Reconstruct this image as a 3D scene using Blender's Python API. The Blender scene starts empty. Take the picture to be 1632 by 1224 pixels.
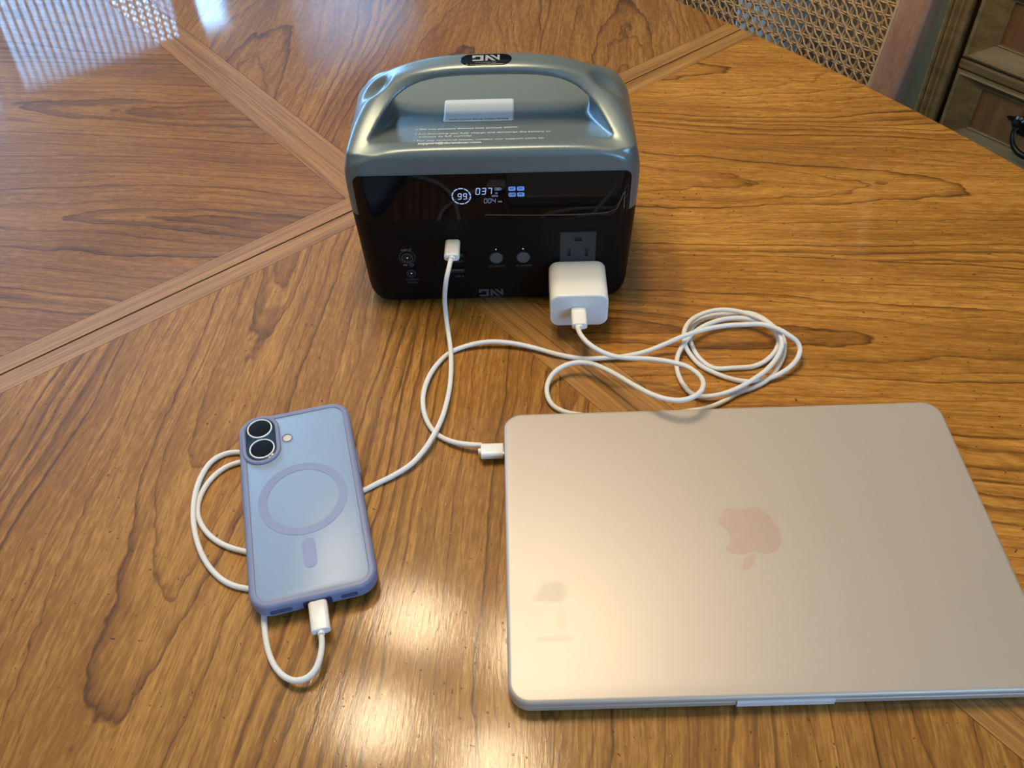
import bpy, bmesh, math, random
import numpy as np
from mathutils import Vector, Matrix
from mathutils.bvhtree import BVHTree

sc = bpy.context.scene
COL = sc.collection
PI = math.pi
TZ = 0.75                                   # height of the table top
# ------------------------------------------------------------------ camera
cam = bpy.data.cameras.new('camera')
cam.sensor_fit = 'HORIZONTAL'; cam.sensor_width = 36.0
cam.lens = 36.0 * 1454.33 / 1632.0
cam.clip_start = 0.02; cam.clip_end = 60
co = bpy.data.objects.new('camera', cam); COL.objects.link(co)
PITCH, ROLL = 0.815118, -0.039267
fw = Vector((0, math.cos(PITCH), -math.sin(PITCH)))
r0 = Vector((1, 0, 0)); u0 = r0.cross(fw)
rr = math.cos(ROLL) * r0 + math.sin(ROLL) * u0
uu = -math.sin(ROLL) * r0 + math.cos(ROLL) * u0
M = Matrix((( rr.x, uu.x, -fw.x, 0), (rr.y, uu.y, -fw.y, 0), (rr.z, uu.z, -fw.z, TZ + 0.483478), (0, 0, 0, 1)))
co.matrix_world = M
sc.camera = co
# ------------------------------------------------------------------ view, sky, lamps
sc.view_settings.view_transform = 'Standard'
sc.view_settings.look = 'None'
sc.view_settings.gamma = 1.0
sc.view_settings.use_curve_mapping = False
sc.view_settings.exposure = 0.0
try:
    sc.cycles.use_denoising = True
    sc.cycles.max_bounces = 8
    sc.cycles.caustics_reflective = False
    sc.cycles.caustics_refractive = False
    sc.cycles.sample_clamp_indirect = 4.0
except Exception:
    pass
SKY = (0.28, 0.58, 1.0); SKY_STRENGTH = 21.0
LAMP_POWER = 8.5; LAMP_COLOR = (1.0, 0.80, 0.52)
wd = bpy.data.worlds.new('daylight'); sc.world = wd; wd.use_nodes = True
bg = wd.node_tree.nodes['Background']
bg.inputs[0].default_value = (*SKY, 1); bg.inputs[1].default_value = SKY_STRENGTH
# table frame: local x = along the leaf joint, local y = along the table, away from the camera
C0 = Vector((-0.117, 0.691, 0)); ANG = math.radians(37.6)
TM = Matrix.Translation(C0) @ Matrix.Rotation(ANG, 4, 'Z')
WIN = {'far': (-0.85, 0.97, 0.95, 1.85), 'near': (-0.95, 0.0, 1.0, 1.85), 'corner': (1.18, 1.70, 0.95, 2.06)}
YF, YN, XR, XL, ZC = 2.6, -2.6, 1.75, -2.3, 2.42

def portal(name, x0, x1, z0, z1, y, flip):
    l = bpy.data.lights.new(name, 'AREA'); l.shape = 'RECTANGLE'
    l.size = x1 - x0; l.size_y = z1 - z0
    l.cycles.is_portal = True
    o = bpy.data.objects.new(name, l); COL.objects.link(o)
    o.matrix_world = TM @ Matrix.Translation(((x0 + x1) / 2, y, (z0 + z1) / 2)) @ Matrix.Rotation(-PI / 2 if not flip else PI / 2, 4, 'X')
portal('window_daylight', *WIN['far'], YF + 0.14, False)
portal('window_daylight', *WIN['corner'], YF + 0.14, False)
portal('window_daylight', *WIN['near'], YN - 0.14, True)
BULBS = [(0.023, 0.154), (-0.135, 0.038), (-0.030, -0.145), (0.145, -0.030)]   # table frame
BULB_Z = TZ + 1.0
for bx_, by_ in BULBS:
    l = bpy.data.lights.new('chandelier_bulb', 'POINT')
    l.energy = LAMP_POWER; l.color = LAMP_COLOR; l.shadow_soft_size = 0.055
    o = bpy.data.objects.new('chandelier_bulb', l); COL.objects.link(o)
    o.location = TM @ Vector((bx_, by_, BULB_Z))

# ------------------------------------------------------------------ helpers
def link(name, me, mat=None, parent=None, mw=None, smooth=True):
    if mat is not None:
        me.materials.clear(); me.materials.append(mat)
    if smooth:
        me.polygons.foreach_set('use_smooth', [True] * len(me.polygons))
    o = bpy.data.objects.new(name, me); COL.objects.link(o)
    if parent is not None:
        o.parent = parent
    if mw is not None:
        o.matrix_local = mw
    return o

def mesh_from(verts, faces):
    me = bpy.data.meshes.new('m'); me.from_pydata([tuple(v) for v in verts], [], [tuple(f) for f in faces]); me.update()
    return me

class MB:
    """collects shapes that make ONE mesh"""
    def __init__(s): s.v = []; s.f = []
    def add(s, verts, faces, mat=None):
        n = len(s.v)
        for v in verts:
            v = Vector(v)
            s.v.append(mat @ v if mat is not None else v)
        s.f += [tuple(i + n for i in f) for f in faces]
        return s
    def box(s, x0, x1, y0, y1, z0, z1, b=0.0, mat=None):
        if b <= 0:
            vs = [(x, y, z) for z in (z0, z1) for y in (y0, y1) for x in (x0, x1)]
            fs = [(0, 2, 3, 1), (4, 5, 7, 6), (0, 1, 5, 4), (2, 6, 7, 3), (0, 4, 6, 2), (1, 3, 7, 5)]
            return s.add(vs, fs, mat)
        bm = bmesh.new(); bmesh.ops.create_cube(bm, size=1)
        for v in bm.verts:
            v.co = Vector(((x0 + x1) / 2 + v.co.x * (x1 - x0), (y0 + y1) / 2 + v.co.y * (y1 - y0), (z0 + z1) / 2 + v.co.z * (z1 - z0)))
        bmesh.ops.bevel(bm, geom=bm.edges[:], offset=b, segments=2, affect='EDGES', profile=0.5)
        bm.verts.index_update()
        s.add([v.co.copy() for v in bm.verts], [[v.index for v in f.verts] for f in bm.faces], mat); bm.free()
        return s
    def loft(s, rings, cap0=True, cap1=True, mat=None):
        n = len(rings[0]); vs = [v for r in rings for v in r]; fs = []
        for k in range(len(rings) - 1):
            for i in range(n):
                j = (i + 1) % n
                fs.append((k * n + i, k * n + j, (k + 1) * n + j, (k + 1) * n + i))
        if cap0: fs.append(tuple(range(n - 1, -1, -1)))
        if cap1: fs.append(tuple((len(rings) - 1) * n + i for i in range(n)))
        return s.add(vs, fs, mat)
    def lathe(s, prof, n=32, mat=None, caps=True):      # prof: (radius, z)
        rings = [[(max(r, 1e-5) * math.cos(2 * PI * i / n), max(r, 1e-5) * math.sin(2 * PI * i / n), z) for i in range(n)] for r, z in prof]
        return s.loft(rings, caps, caps, mat)
    def tube(s, pts, r, n=10, mat=None, caps=True):
        pts = [Vector(p) for p in pts]; rings = []; up = None
        for i, p in enumerate(pts):
            t = (pts[min(i + 1, len(pts) - 1)] - pts[max(i - 1, 0)]).normalized()
            if up is None:
                up = Vector((0, 0, 1)) if abs(t.z) < .9 else Vector((1, 0, 0))
            up = (up - t * up.dot(t)).normalized(); sd = t.cross(up)
            rad = r(i / (len(pts) - 1)) if callable(r) else r
            rings.append([p + (up * math.sin(2 * PI * k / n) + sd * math.cos(2 * PI * k / n)) * rad for k in range(n)])
        return s.loft(rings, caps, caps, mat)
    def mesh(s): return mesh_from(s.v, s.f)
    def build(s, name, mat, parent=None, mw=None, smooth=True, sharp=None):
        me = s.mesh()
        bm = bmesh.new(); bm.from_mesh(me); bmesh.ops.recalc_face_normals(bm, faces=bm.faces[:]); bm.to_mesh(me); bm.free()
        o = link(name, me, mat, parent, mw, smooth)
        if smooth: sharpen(me, 40 if sharp is None else sharp)
        return o

def sharpen(me, deg):
    try:
        me.set_sharp_from_angle(angle=math.radians(deg))
    except Exception:
        pass

def rrect(w, d, r, z=0, n=8, inset=0.0, c=(0, 0)):
    w, d = w - 2 * inset, d - 2 * inset; r = max(r - inset, 1e-4); out = []
    for k, (sx, sy) in enumerate(((1, 1), (-1, 1), (-1, -1), (1, -1))):
        for i in range(n + 1):
            a = PI / 2 * (k + i / n)
            out.append(Vector((c[0] + sx * (w / 2 - r) + r * math.cos(a), c[1] + sy * (d / 2 - r) + r * math.sin(a), z)))
    return out

def rloft(mb, w, d, r, prof, n=8, c=(0, 0), mat=None):      # prof: (inset, z)
    return mb.loft([rrect(w, d, r, z, n, ins, c) for ins, z in prof], mat=mat)

def edge_prof(z0, z1, r0_, r1_, k=5):
    p = [(r0_ * (1 - math.sin(a)), z0 + r0_ * (1 - math.cos(a))) for a in [PI / 2 * i / k for i in range(k + 1)]] if r0_ > 0 else [(0, z0)]
    q = [(r1_ * (1 - math.cos(a)), z1 - r1_ * (1 - math.sin(a))) for a in [PI / 2 * i / k for i in range(k + 1)]] if r1_ > 0 else [(0, z1)]
    return p + q

def plate(polys, z0, z1):
    """flat shape with holes (even-odd) between two heights -> mesh"""
    cu = bpy.data.curves.new('c', 'CURVE'); cu.dimensions = '2D'; cu.fill_mode = 'BOTH'; cu.extrude = (z1 - z0) / 2
    for poly in polys:
        sp = cu.splines.new('POLY'); sp.points.add(len(poly) - 1); sp.use_cyclic_u = True
        for i, p in enumerate(poly): sp.points[i].co = (p[0], p[1], 0, 1)
    ob = bpy.data.objects.new('c', cu); COL.objects.link(ob)
    me = bpy.data.meshes.new_from_object(ob.evaluated_get(bpy.context.evaluated_depsgraph_get()))
    bpy.data.objects.remove(ob); bpy.data.curves.remove(cu)
    me.transform(Matrix.Translation((0, 0, (z0 + z1) / 2)))
    return me

def text_mesh(s, size, depth=0.00005, align='CENTER', bold=0.0, sx=1.0):
    cu = bpy.data.curves.new('t', 'FONT'); cu.body = s; cu.size = size; cu.align_x = align; cu.align_y = 'CENTER'
    cu.extrude = depth; cu.offset = bold; cu.resolution_u = 2
    ob = bpy.data.objects.new('t', cu); COL.objects.link(ob)
    me = bpy.data.meshes.new_from_object(ob.evaluated_get(bpy.context.evaluated_depsgraph_get()))
    bpy.data.objects.remove(ob); bpy.data.curves.remove(cu)
    if sx != 1.0: me.transform(Matrix.Diagonal((sx, 1, 1, 1)))
    return me

def join_meshes(items):
    mb = MB()
    for me, mt in items:
        mb.add([v.co for v in me.vertices], [tuple(p.vertices) for p in me.polygons], mt)
    return mb.mesh()

def thing(name, label, cat, mw=None, group=None):
    o = bpy.data.objects.new(name, None); o.empty_display_size = 0.02; COL.objects.link(o)
    if mw is not None: o.matrix_world = mw
    o['label'] = label; o['category'] = cat
    if group: o['group'] = group
    return o

def T(x=0, y=0, z=0): return Matrix.Translation((x, y, z))
def R(a, ax): return Matrix.Rotation(a, 4, ax)

# ------------------------------------------------------------------ materials
class NT:
    def __init__(s, name):
        s.m = bpy.data.materials.new(name); s.m.use_nodes = True; s.t = s.m.node_tree
        s.b = s.t.nodes['Principled BSDF']; s.out = s.t.nodes['Material Output']
    def n(s, typ, ins=None, **kw):
        nd = s.t.nodes.new(typ)
        for k, v in kw.items(): setattr(nd, k, v)
        for k, v in (ins or {}).items(): s.set(nd.inputs[k], v)
        return nd
    def set(s, sock, v):
        if hasattr(v, 'is_output') or isinstance(v, bpy.types.NodeSocket): s.t.links.new(v, sock)
        else:
            if sock.type == 'RGBA' and not isinstance(v, (int, float)) and len(v) == 3: v = (*v, 1)
            sock.default_value = v
    def math(s, op, a, b=0.0, c=None):
        nd = s.t.nodes.new('ShaderNodeMath'); nd.operation = op
        s.set(nd.inputs[0], a); s.set(nd.inputs[1], b)
        if c is not None: s.set(nd.inputs[2], c)
        return nd.outputs[0]
    def p(s, **kw):
        for k, v in kw.items(): s.set(s.b.inputs[k.replace('_', ' ')], v)
        return s
    def mix(s, f, a, b, typ='MIX'):
        nd = s.t.nodes.new('ShaderNodeMix'); nd.data_type = 'RGBA'; nd.blend_type = typ
        s.set(nd.inputs[0], f); s.set(nd.inputs[6], a); s.set(nd.inputs[7], b)
        return nd.outputs[2]
    def ramp(s, f, stops):
        nd = s.t.nodes.new('ShaderNodeValToRGB'); e = nd.color_ramp.elements
        while len(e) < len(stops): e.new(0.5)
        for el, (pos, col) in zip(e, stops):
            el.position = pos; el.color = (*col, 1) if not isinstance(col, (int, float)) else (col, col, col, 1)
        s.set(nd.inputs[0], f); return nd.outputs[0]
    def xyz(s):
        tc = s.n('ShaderNodeTexCoord'); sp = s.n('ShaderNodeSeparateXYZ', {0: tc.outputs['Object']})
        return sp.outputs
    def vec(s, x, y, z=0.0):
        return s.n('ShaderNodeCombineXYZ', {0: x, 1: y, 2: z}).outputs[0]
    def noise(s, v, scale, detail=2.0, rough=0.5, dist=0.0):
        return s.n('ShaderNodeTexNoise', {'Vector': v, 'Scale': scale, 'Detail': detail, 'Roughness': rough, 'Distortion': dist}).outputs[0]

def plain(name, col, rough=0.5, metal=0.0, spec=0.5, var=0.06, scale=60, coat=0.0, coat_rough=0.1, bump=0.0, emit=None, es=1.0, trans=0.0, sss=0.0):
    k = NT(name)
    tc = k.n('ShaderNodeTexCoord').outputs['Object']
    nz = k.noise(tc, scale, 4)
    f = k.math('MULTIPLY_ADD', nz, 2 * var, 1 - var)
    c = k.mix(1.0, col, k.n('ShaderNodeCombineColor', {0: f, 1: f, 2: f}).outputs[0], 'MULTIPLY')
    k.p(Base_Color=c, Roughness=rough, Metallic=metal, Specular_IOR_Level=spec, Coat_Weight=coat, Coat_Roughness=coat_rough)
    if bump:
        k.p(Normal=k.n('ShaderNodeBump', {'Height': nz, 'Strength': 0.3, 'Distance': bump}).outputs[0])
    if emit: k.p(Emission_Color=emit, Emission_Strength=es)
    if sss: k.p(Subsurface_Weight=sss, Subsurface_Radius=(0.004, 0.004, 0.004), Subsurface_Scale=1.0)
    return k.m

def veneer(name, w, v0, d, t, freq, seed, lightc, midc, darkc, streak=1.0, relief=0.07):
    """book-matched flat-sawn veneer: grain along local x; nested arches of growth rings mirrored from flitch to flitch"""
    k = NT(name); x, y, _ = k.xyz()
    wob = k.noise(k.vec(k.math('MULTIPLY', x, 2.2), k.math('MULTIPLY', y, 7.0), seed), 1.0, 2)
    wob2 = k.noise(k.vec(k.math('MULTIPLY', x, 16.0), k.math('MULTIPLY', y, 34.0), seed + 3.3), 1.0, 3, 0.55)
    yy = k.math('ADD', y, k.math('MULTIPLY_ADD', wob, 0.06, -0.03))
    a = k.math('SUBTRACT', yy, v0)
    idx = k.math('FLOOR', k.math('DIVIDE', a, w))
    rnd = k.n('ShaderNodeTexWhiteNoise', {'W': k.math('ADD', idx, seed * 7.1)}, noise_dimensions='1D').outputs[0]
    vv = k.math('SUBTRACT', k.math('PINGPONG', a, w), k.math('MULTIPLY_ADD', rnd, 0.16 * w, 0.42 * w))
    sgn = k.math('MULTIPLY_ADD', rnd, 0.5, 0.75)
    xx = k.math('ADD', x, k.math('MULTIPLY_ADD', wob2, 0.036, -0.018))
    dd = k.math('ADD', k.math('MULTIPLY_ADD', rnd, 0.03, d - 0.015), k.math('MULTIPLY', k.math('MULTIPLY', xx, t), sgn))
    rad = k.math('SQRT', k.math('ADD', k.math('MULTIPLY', vv, vv), k.math('MULTIPLY', dd, dd)))
    rad = k.math('ADD', rad, k.math('MULTIPLY_ADD', wob2, 0.010, -0.005))
    q = k.math('MULTIPLY', rad, freq)
    amp = k.n('ShaderNodeTexNoise', {'W': k.math('MULTIPLY', q, 0.9), 'Scale': 1.0, 'Detail': 2.0}, noise_dimensions='1D').outputs[0]
    q2 = k.math('ADD', q, k.math('MULTIPLY', amp, 1.6))
    saw = k.math('FRACT', q2)
    ring = k.math('POWER', saw, 7.0)
    edge = k.math('MULTIPLY', k.math('SUBTRACT', 1.0, saw), 16.0)
    ring = k.math('MULTIPLY', ring, k.math('MINIMUM', edge, 1.0))
    ringa = k.math('MULTIPLY', ring, k.math('MAXIMUM', k.math('MULTIPLY_ADD', amp, 2.6, -0.55), 0.0))
    fib = k.noise(k.vec(k.math('MULTIPLY', x, 26.0), k.math('MULTIPLY', yy, 520.0), seed), 1.0, 4, 0.75)
    fib2 = k.noise(k.vec(k.math('MULTIPLY', x, 7.0), k.math('MULTIPLY', yy, 120.0), seed + 9), 1.0, 2, 0.6)
    fleck = k.noise(k.vec(k.math('MULTIPLY', x, 110.0), k.math('MULTIPLY', yy, 520.0), seed + 7), 1.0, 2, 0.6)
    blot = k.noise(k.vec(k.math('MULTIPLY', x, 4.0), k.math('MULTIPLY', yy, 16.0), seed + 5), 1.0, 2)
    por = k.noise(k.vec(k.math('MULTIPLY', x, 320.0), k.math('MULTIPLY', yy, 330.0), seed + 2), 1.0, 1, 0.4)
    pore = k.n('ShaderNodeMapRange', {0: por, 1: 0.735, 2: 0.78, 3: 0.0, 4: 1.0}).outputs[0]
    f = k.math('ADD', k.math('MULTIPLY', ringa, 1.05), k.math('MULTIPLY_ADD', fib, 0.9 * streak, -0.45 * streak))
    f = k.math('ADD', f, k.math('MULTIPLY_ADD', fib2, 0.5, -0.25))
    f = k.math('ADD', f, k.math('MULTIPLY_ADD', fleck, 0.6, -0.30))
    f = k.math('ADD', f, k.math('MULTIPLY_ADD', blot, 0.6, -0.30))
    f = k.math('ADD', f, 0.34)
    c = k.ramp(f, [(0.0, lightc), (0.42, midc), (1.0, darkc)])
    c = k.mix(k.math('MULTIPLY', pore, 0.75), c, tuple(v * 0.35 for v in darkc))
    h = k.math('ADD', k.math('MULTIPLY', fib, 0.5), k.math('MULTIPLY', fleck, 0.5))
    h = k.math('SUBTRACT', h, k.math('MULTIPLY', pore, 0.8))
    bp_ = k.n('ShaderNodeBump', {'Height': h, 'Strength': 0.3, 'Distance': 0.0006}).outputs[0]
    cb = k.n('ShaderNodeBump', {'Height': h, 'Strength': relief, 'Distance': 0.0004}).outputs[0]
    k.p(Base_Color=c, Roughness=0.5, Specular_IOR_Level=0.15, Coat_Weight=1.0, Coat_Roughness=(0.05 if relief < 0.1 else 0.12), Coat_IOR=1.32, Normal=bp_, Coat_Normal=cb)
    return k.m

def straight_wood(name, lightc, darkc, fx=6.0, fy=160.0, rough=0.4, coat=0.6, coat_rough=0.15, seed=1.0, axis='x', bump=0.0003):
    k = NT(name); o = k.xyz(); 
    a, b, c3 = {'x': (o[0], o[1], o[2]), 'y': (o[1], o[0], o[2]), 'z': (o[2], o[0], o[1])}[axis]
    v = k.vec(k.math('MULTIPLY', a, fx), k.math('MULTIPLY', b, fy), k.math('MULTIPLY', c3, fy))
    n1 = k.noise(v, 1.0, 4, 0.65, 0.4)
    n2 = k.noise(k.vec(k.math('MULTIPLY', a, 40.0), k.math('MULTIPLY', b, 800.0), k.math('MULTIPLY', c3, 800.0)), 1.0, 1)
    f = k.math('ADD', n1, k.math('MULTIPLY_ADD', n2, 0.3, -0.15))
    c = k.ramp(f, [(0.30, lightc), (0.72, darkc)])
    k.p(Base_Color=c, Roughness=rough, Specular_IOR_Level=0.3, Coat_Weight=coat, Coat_Roughness=coat_rough,
        Coat_IOR=1.36, Normal=k.n('ShaderNodeBump', {'Height': f, 'Strength': 0.3, 'Distance': bump}).outputs[0])
    return k.m

# ------------------------------------------------------------------ the room
m_plaster = plain('wall_paint', (0.44, 0.37, 0.27), 0.8, var=0.04, scale=8)
m_ceiling = plain('ceiling_paint', (0.70, 0.66, 0.58), 0.85, var=0.03, scale=6)
m_floor = straight_wood('floor_wood', (0.13, 0.070, 0.032), (0.07, 0.034, 0.016), 3, 40, 0.9, 0.0, 0.4, axis='y')
m_wallr = plain('brown_wall_paint', (0.155, 0.085, 0.032), 0.85, var=0.06, scale=10)
m_white = plain('white_paint', (0.72, 0.72, 0.70), 0.4, var=0.03)

def structure(o): o['kind'] = 'structure'; return o
structure(MB().box(XL - .3, XR + .3, YN - .3, YF + .3, -0.1, -0.012).build('floor', m_floor, None, TM, False))
floor_ = bpy.data.objects['floor']
bd = MB().box(-0.069, 0.069, YN, YF, -0.012, 0.0, 0.0015).mesh()
nb = int((XR - XL) / 0.14)
for i in range(nb):
    o = link('floor_board', bd, m_floor, floor_, T(XL + 0.07 + i * (XR - XL) / nb, 0, 0), False)
structure(MB().box(XL - .3, XR + .3, YN - .3, YF + .3, ZC, ZC + .1).build('ceiling', m_ceiling, None, TM, False))

def wall_y(name, y0, y1, holes):
    mb = MB(); xs = XL - .15
    for (x0, x1, z0, z1) in sorted(holes):
        mb.box(xs, x0, y0, y1, 0, ZC); mb.box(x0, x1, y0, y1, 0, z0); mb.box(x0, x1, y0, y1, z1, ZC); xs = x1
    mb.box(xs, XR + .15, y0, y1, 0, ZC)
    return structure(mb.build(name, m_plaster, None, TM, False))
wall_y('wall_far', YF, YF + .15, [WIN['far'], WIN['corner']])
wall_y('wall_near', YN - .15, YN, [WIN['near']])
structure(MB().box(XR, XR + .15, YN, YF, 0, ZC).build('wall_right', m_wallr, None, TM, False))
structure(MB().box(XL - .15, XL, YN, YF, 0, ZC).build('wall_left', m_plaster, None, TM, False))
for nm, args in dict(far=(XL, XR, YF - .015, YF), near=(XL, XR, YN, YN + .015)).items():
    structure(MB().box(*args, 0, .1, .003).build('baseboard_' + nm, m_white, None, TM, False))
structure(MB().box(XR - .015, XR, YN, YF, 0, .1, .003).build('baseboard_right', m_floor, None, TM, False))
structure(MB().box(XL, XL + .015, YN, YF, 0, .1, .003).build('baseboard_left', m_white, None, TM, False))

kg = NT('window_glass')
gl = kg.n('ShaderNodeBsdfGlossy', {'Roughness': 0.02}); tr = kg.n('ShaderNodeBsdfTransparent')
mx = kg.n('ShaderNodeMixShader', {0: 0.06, 1: tr.outputs[0], 2: gl.outputs[0]})
kg.t.links.new(mx.outputs[0], kg.out.inputs[0]); m_glass = kg.m

def window(name, hole, y0, y1, mull):
    x0, x1, z0, z1 = hole
    w = bpy.data.objects.new(name, None); COL.objects.link(w); w.matrix_world = TM; w['kind'] = 'structure'
    mb = MB(); f = .045
    for a in ((x0, x0 + f, z0, z1), (x1 - f, x1, z0, z1), (x0 + f, x1 - f, z0, z0 + f), (x0 + f, x1 - f, z1 - f, z1)):
        mb.box(a[0], a[1], y0, y1, a[2], a[3], .004)
    mb.build('window_frame', m_white, w, None, False)
    for i in range(1, mull + 1):
        xm = x0 + (x1 - x0) * i / (mull + 1)
        MB().box(xm - .016, xm + .016, y0 + .02, y1 - .02, z0 + f, z1 - f, .003).build('mullion', m_white, w, None, False)
    for i in range(mull + 1):
        xa, xb = x0 + (x1 - x0) * i / (mull + 1), x0 + (x1 - x0) * (i + 1) / (mull + 1)
        MB().box(xa + .02, xb - .02, (y0 + y1) / 2 - .002, (y0 + y1) / 2 + .002, z0 + f, z1 - f).build('pane', m_glass, w, None, False)
    MB().box(x0 - .03, x1 + .03, min(y0, y1) - (.03 if y0 > 0 else 0), max(y0, y1) + (0 if y0 > 0 else .03), z0 - .03, z0, .004).build('window_sill', m_white, w, None, False)
window('window_1', WIN['far'], YF + .04, YF + .11, 1)
window('window_2', WIN['near'], YN - .11, YN - .04, 2)
window('window_3', WIN['corner'], YF + .04, YF + .11, 0)

# sheer curtain in front of the corner window
kc = NT('sheer_cloth')
kc.t.nodes.remove(kc.b)
tl = kc.n('ShaderNodeBsdfTranslucent', {0: (0.85, 0.85, 0.84, 1)}); dfu = kc.n('ShaderNodeBsdfDiffuse', {0: (0.75, 0.74, 0.72, 1)})
kc.t.links.new(kc.n('ShaderNodeMixShader', {0: 0.2, 1: tl.outputs[0], 2: dfu.outputs[0]}).outputs[0], kc.out.inputs[0])
xs = np.linspace(1.13, 1.72, 121)
front = [(x, YF - .07 + .018 * math.sin(x * 95)) for x in xs]
vs = [(x, y, z) for z in (0.12, 2.12) for x, y in front] + [(x, y + .002, z) for z in (0.12, 2.12) for x, y in front]
n = len(front); fs = [(i, i + 1, n + i + 1, n + i) for i in range(n - 1)] + [(2 * n + i + 1, 2 * n + i, 3 * n + i, 3 * n + i + 1) for i in range(n - 1)]
cu_ = thing('window_curtain', 'white sheer curtain hanging before the narrow corner window', 'curtain', TM @ T(1.4, YF - .07, 0))
link('cloth', mesh_from([(x - 1.4, y - YF + .07, z) for x, y, z in vs], fs), kc.m, cu_)
MB().tube([(-.29, 0, 2.13), (.33, 0, 2.13)], .008).build('curtain_rod', m_white, cu_)

# ------------------------------------------------------------------ chandelier over the table
m_brass = plain('aged_brass', (0.45, 0.30, 0.13), 0.35, 1.0)
ch = thing('chandelier', 'four-armed brass chandelier hanging over the table centre', 'lamp', TM @ T(0, 0, BULB_Z))
MB().tube([(0, 0, ZC - BULB_Z), (0, 0, .26)], .006).build('stem', m_brass, ch)
MB().lathe([(.0, .0), (.05, .0), (.055, .012), (.03, .03), (.0, .03)], 28, T(0, 0, ZC - BULB_Z - .03)).build('canopy', m_brass, ch)
MB().lathe([(0, .16), (.02, .165), (.035, .19), (.028, .22), (.012, .25), (.012, .27), (0, .27)], 24).build('hub', m_brass, ch)
for bx_, by_ in BULBS:
    pts = [Vector((bx_ * s, by_ * s, z)) for s, z in ((.15, .20), (.4, .165), (.7, .15), (.92, .135), (1.0, .105), (1.0, .075))]
    a = MB().tube(pts, .005).build('arm', m_brass, ch)
    MB().lathe([(.0, .05), (.017, .05), (.02, .06), (.014, .085), (0, .088)], 20, T(bx_, by_, 0)).build('socket', m_brass, a)

# ------------------------------------------------------------------ dining table
A_, B_, PW = 0.495, 0.85, 2.5
def ymax(x): return B_ * max(0.0, 1 - (abs(x) / A_) ** PW) ** (1 / PW)
def xmax(y): return A_ * max(0.0, 1 - (abs(y) / B_) ** PW) ** (1 / PW)
SW = 0.0194; GAP = 0.0009
LC, MC, DC = (0.52, 0.265, 0.062), (0.275, 0.118, 0.022), (0.10, 0.040, 0.009)
mv = {(1, -1): veneer('veneer_right', 0.22, -0.062, 0.005, 0.085, 105, 1.7, (0.62, 0.30, 0.058), (0.345, 0.142, 0.020), (0.105, 0.038, 0.006)),  # right panel's stronger warm light is put into its brighter, golden colours
      (-1, -1): veneer('veneer_near', 0.24, -0.18, 0.0, 0.10, 100, 4.2, (0.52, 0.265, 0.060), (0.285, 0.122, 0.021), (0.105, 0.042, 0.009), 1.1, 0.2),
      (-1, 1): veneer('veneer_left', 0.21, -0.05, 0.0, 0.10, 100, 8.9, (0.42, 0.200, 0.046), (0.228, 0.095, 0.019), (0.078, 0.030, 0.006)),
      (1, 1): veneer('veneer_top', 0.20, 0.075, 0.0, 0.10, 100, 12.4, (0.46, 0.228, 0.056), (0.245, 0.103, 0.021), (0.088, 0.034, 0.008))}
m_band = straight_wood('banding_wood', (0.46, 0.23, 0.058), (0.19, 0.078, 0.016), 5, 260, 0.5, 0.9, 0.04, axis='x')
m_core = plain('table_core', (0.045, 0.018, 0.006), 0.6)
m_leg = straight_wood('leg_wood', (0.22, 0.10, 0.04), (0.09, 0.036, 0.013), 5, 90, 0.4, 0.6, 0.15, axis='z')
tb = thing('dining_table', 'oval brown wooden dining table with crossed mitred veneer under everything', 'table', TM)
def slab(poly, z0, z1, bev=0.0004):
    c = sum((Vector(p).to_2d() for p in poly), Vector((0, 0))) / len(poly)
    bm = bmesh.new(); vs = [bm.verts.new((p[0], p[1], z1)) for p in poly]
    f = bm.faces.new(vs)
    if f.normal.z < 0: f.normal_flip()
    bm.normal_update()
    if f.normal.z < 0: bmesh.ops.reverse_faces(bm, faces=[f])
    r = bmesh.ops.extrude_face_region(bm, geom=[f]); nv = [v for v in r['geom'] if isinstance(v, bmesh.types.BMVert)]
    for v in nv: v.co.z = z0
    bmesh.ops.recalc_face_normals(bm, faces=bm.faces[:])
    me = bpy.data.meshes.new('m'); bm.to_mesh(me); bm.free()
    return me
H = 0.00035
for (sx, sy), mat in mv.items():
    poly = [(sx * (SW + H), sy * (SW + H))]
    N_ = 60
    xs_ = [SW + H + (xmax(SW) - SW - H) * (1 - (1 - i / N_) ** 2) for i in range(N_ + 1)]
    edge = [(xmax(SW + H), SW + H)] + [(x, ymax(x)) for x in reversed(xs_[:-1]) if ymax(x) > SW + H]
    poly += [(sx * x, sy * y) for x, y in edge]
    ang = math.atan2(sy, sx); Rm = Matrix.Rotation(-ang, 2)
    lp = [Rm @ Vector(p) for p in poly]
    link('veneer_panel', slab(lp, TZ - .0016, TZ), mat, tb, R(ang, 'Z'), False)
def xline(y, n=8): return xmax(y)
for s in (1, -1):       # two long strips along the joint between the table halves
    y0, y1 = s * GAP, s * SW
    e = [(-xmax(y1), y1), (-xmax(y0), y0), (xmax(y0), y0), (xmax(y1), y1)]
    link('banding_strip', slab(e, TZ - .0016, TZ), m_band, tb, None, False)
    for sx in (1, -1):  # two short strips side by side along the length of each half
        x0, x1 = sx * H / 2, sx * SW
        e = [(x0, s * (SW + H)), (x1, s * (SW + H)), (x1, s * ymax(x1)), (x0, s * ymax(x0))]
        e = [(y, -x) for x, y in e]      # strip grain runs along local x
        link('banding_strip', slab(e, TZ - .0016, TZ), m_band, tb, R(PI / 2, 'Z'), False)
def halfring(s, ins, z, n=64):
    a_, b_ = A_ - ins, B_ - ins; out = []
    for i in range(n + 1):
        t = PI * i / n; c_, s_ = math.cos(t), math.sin(t)
        out.append(Vector((math.copysign(abs(c_) ** (2 / PW), c_) * a_, s * (max(GAP, abs(s_) ** (2 / PW) * b_)), z)))
    return out
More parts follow.
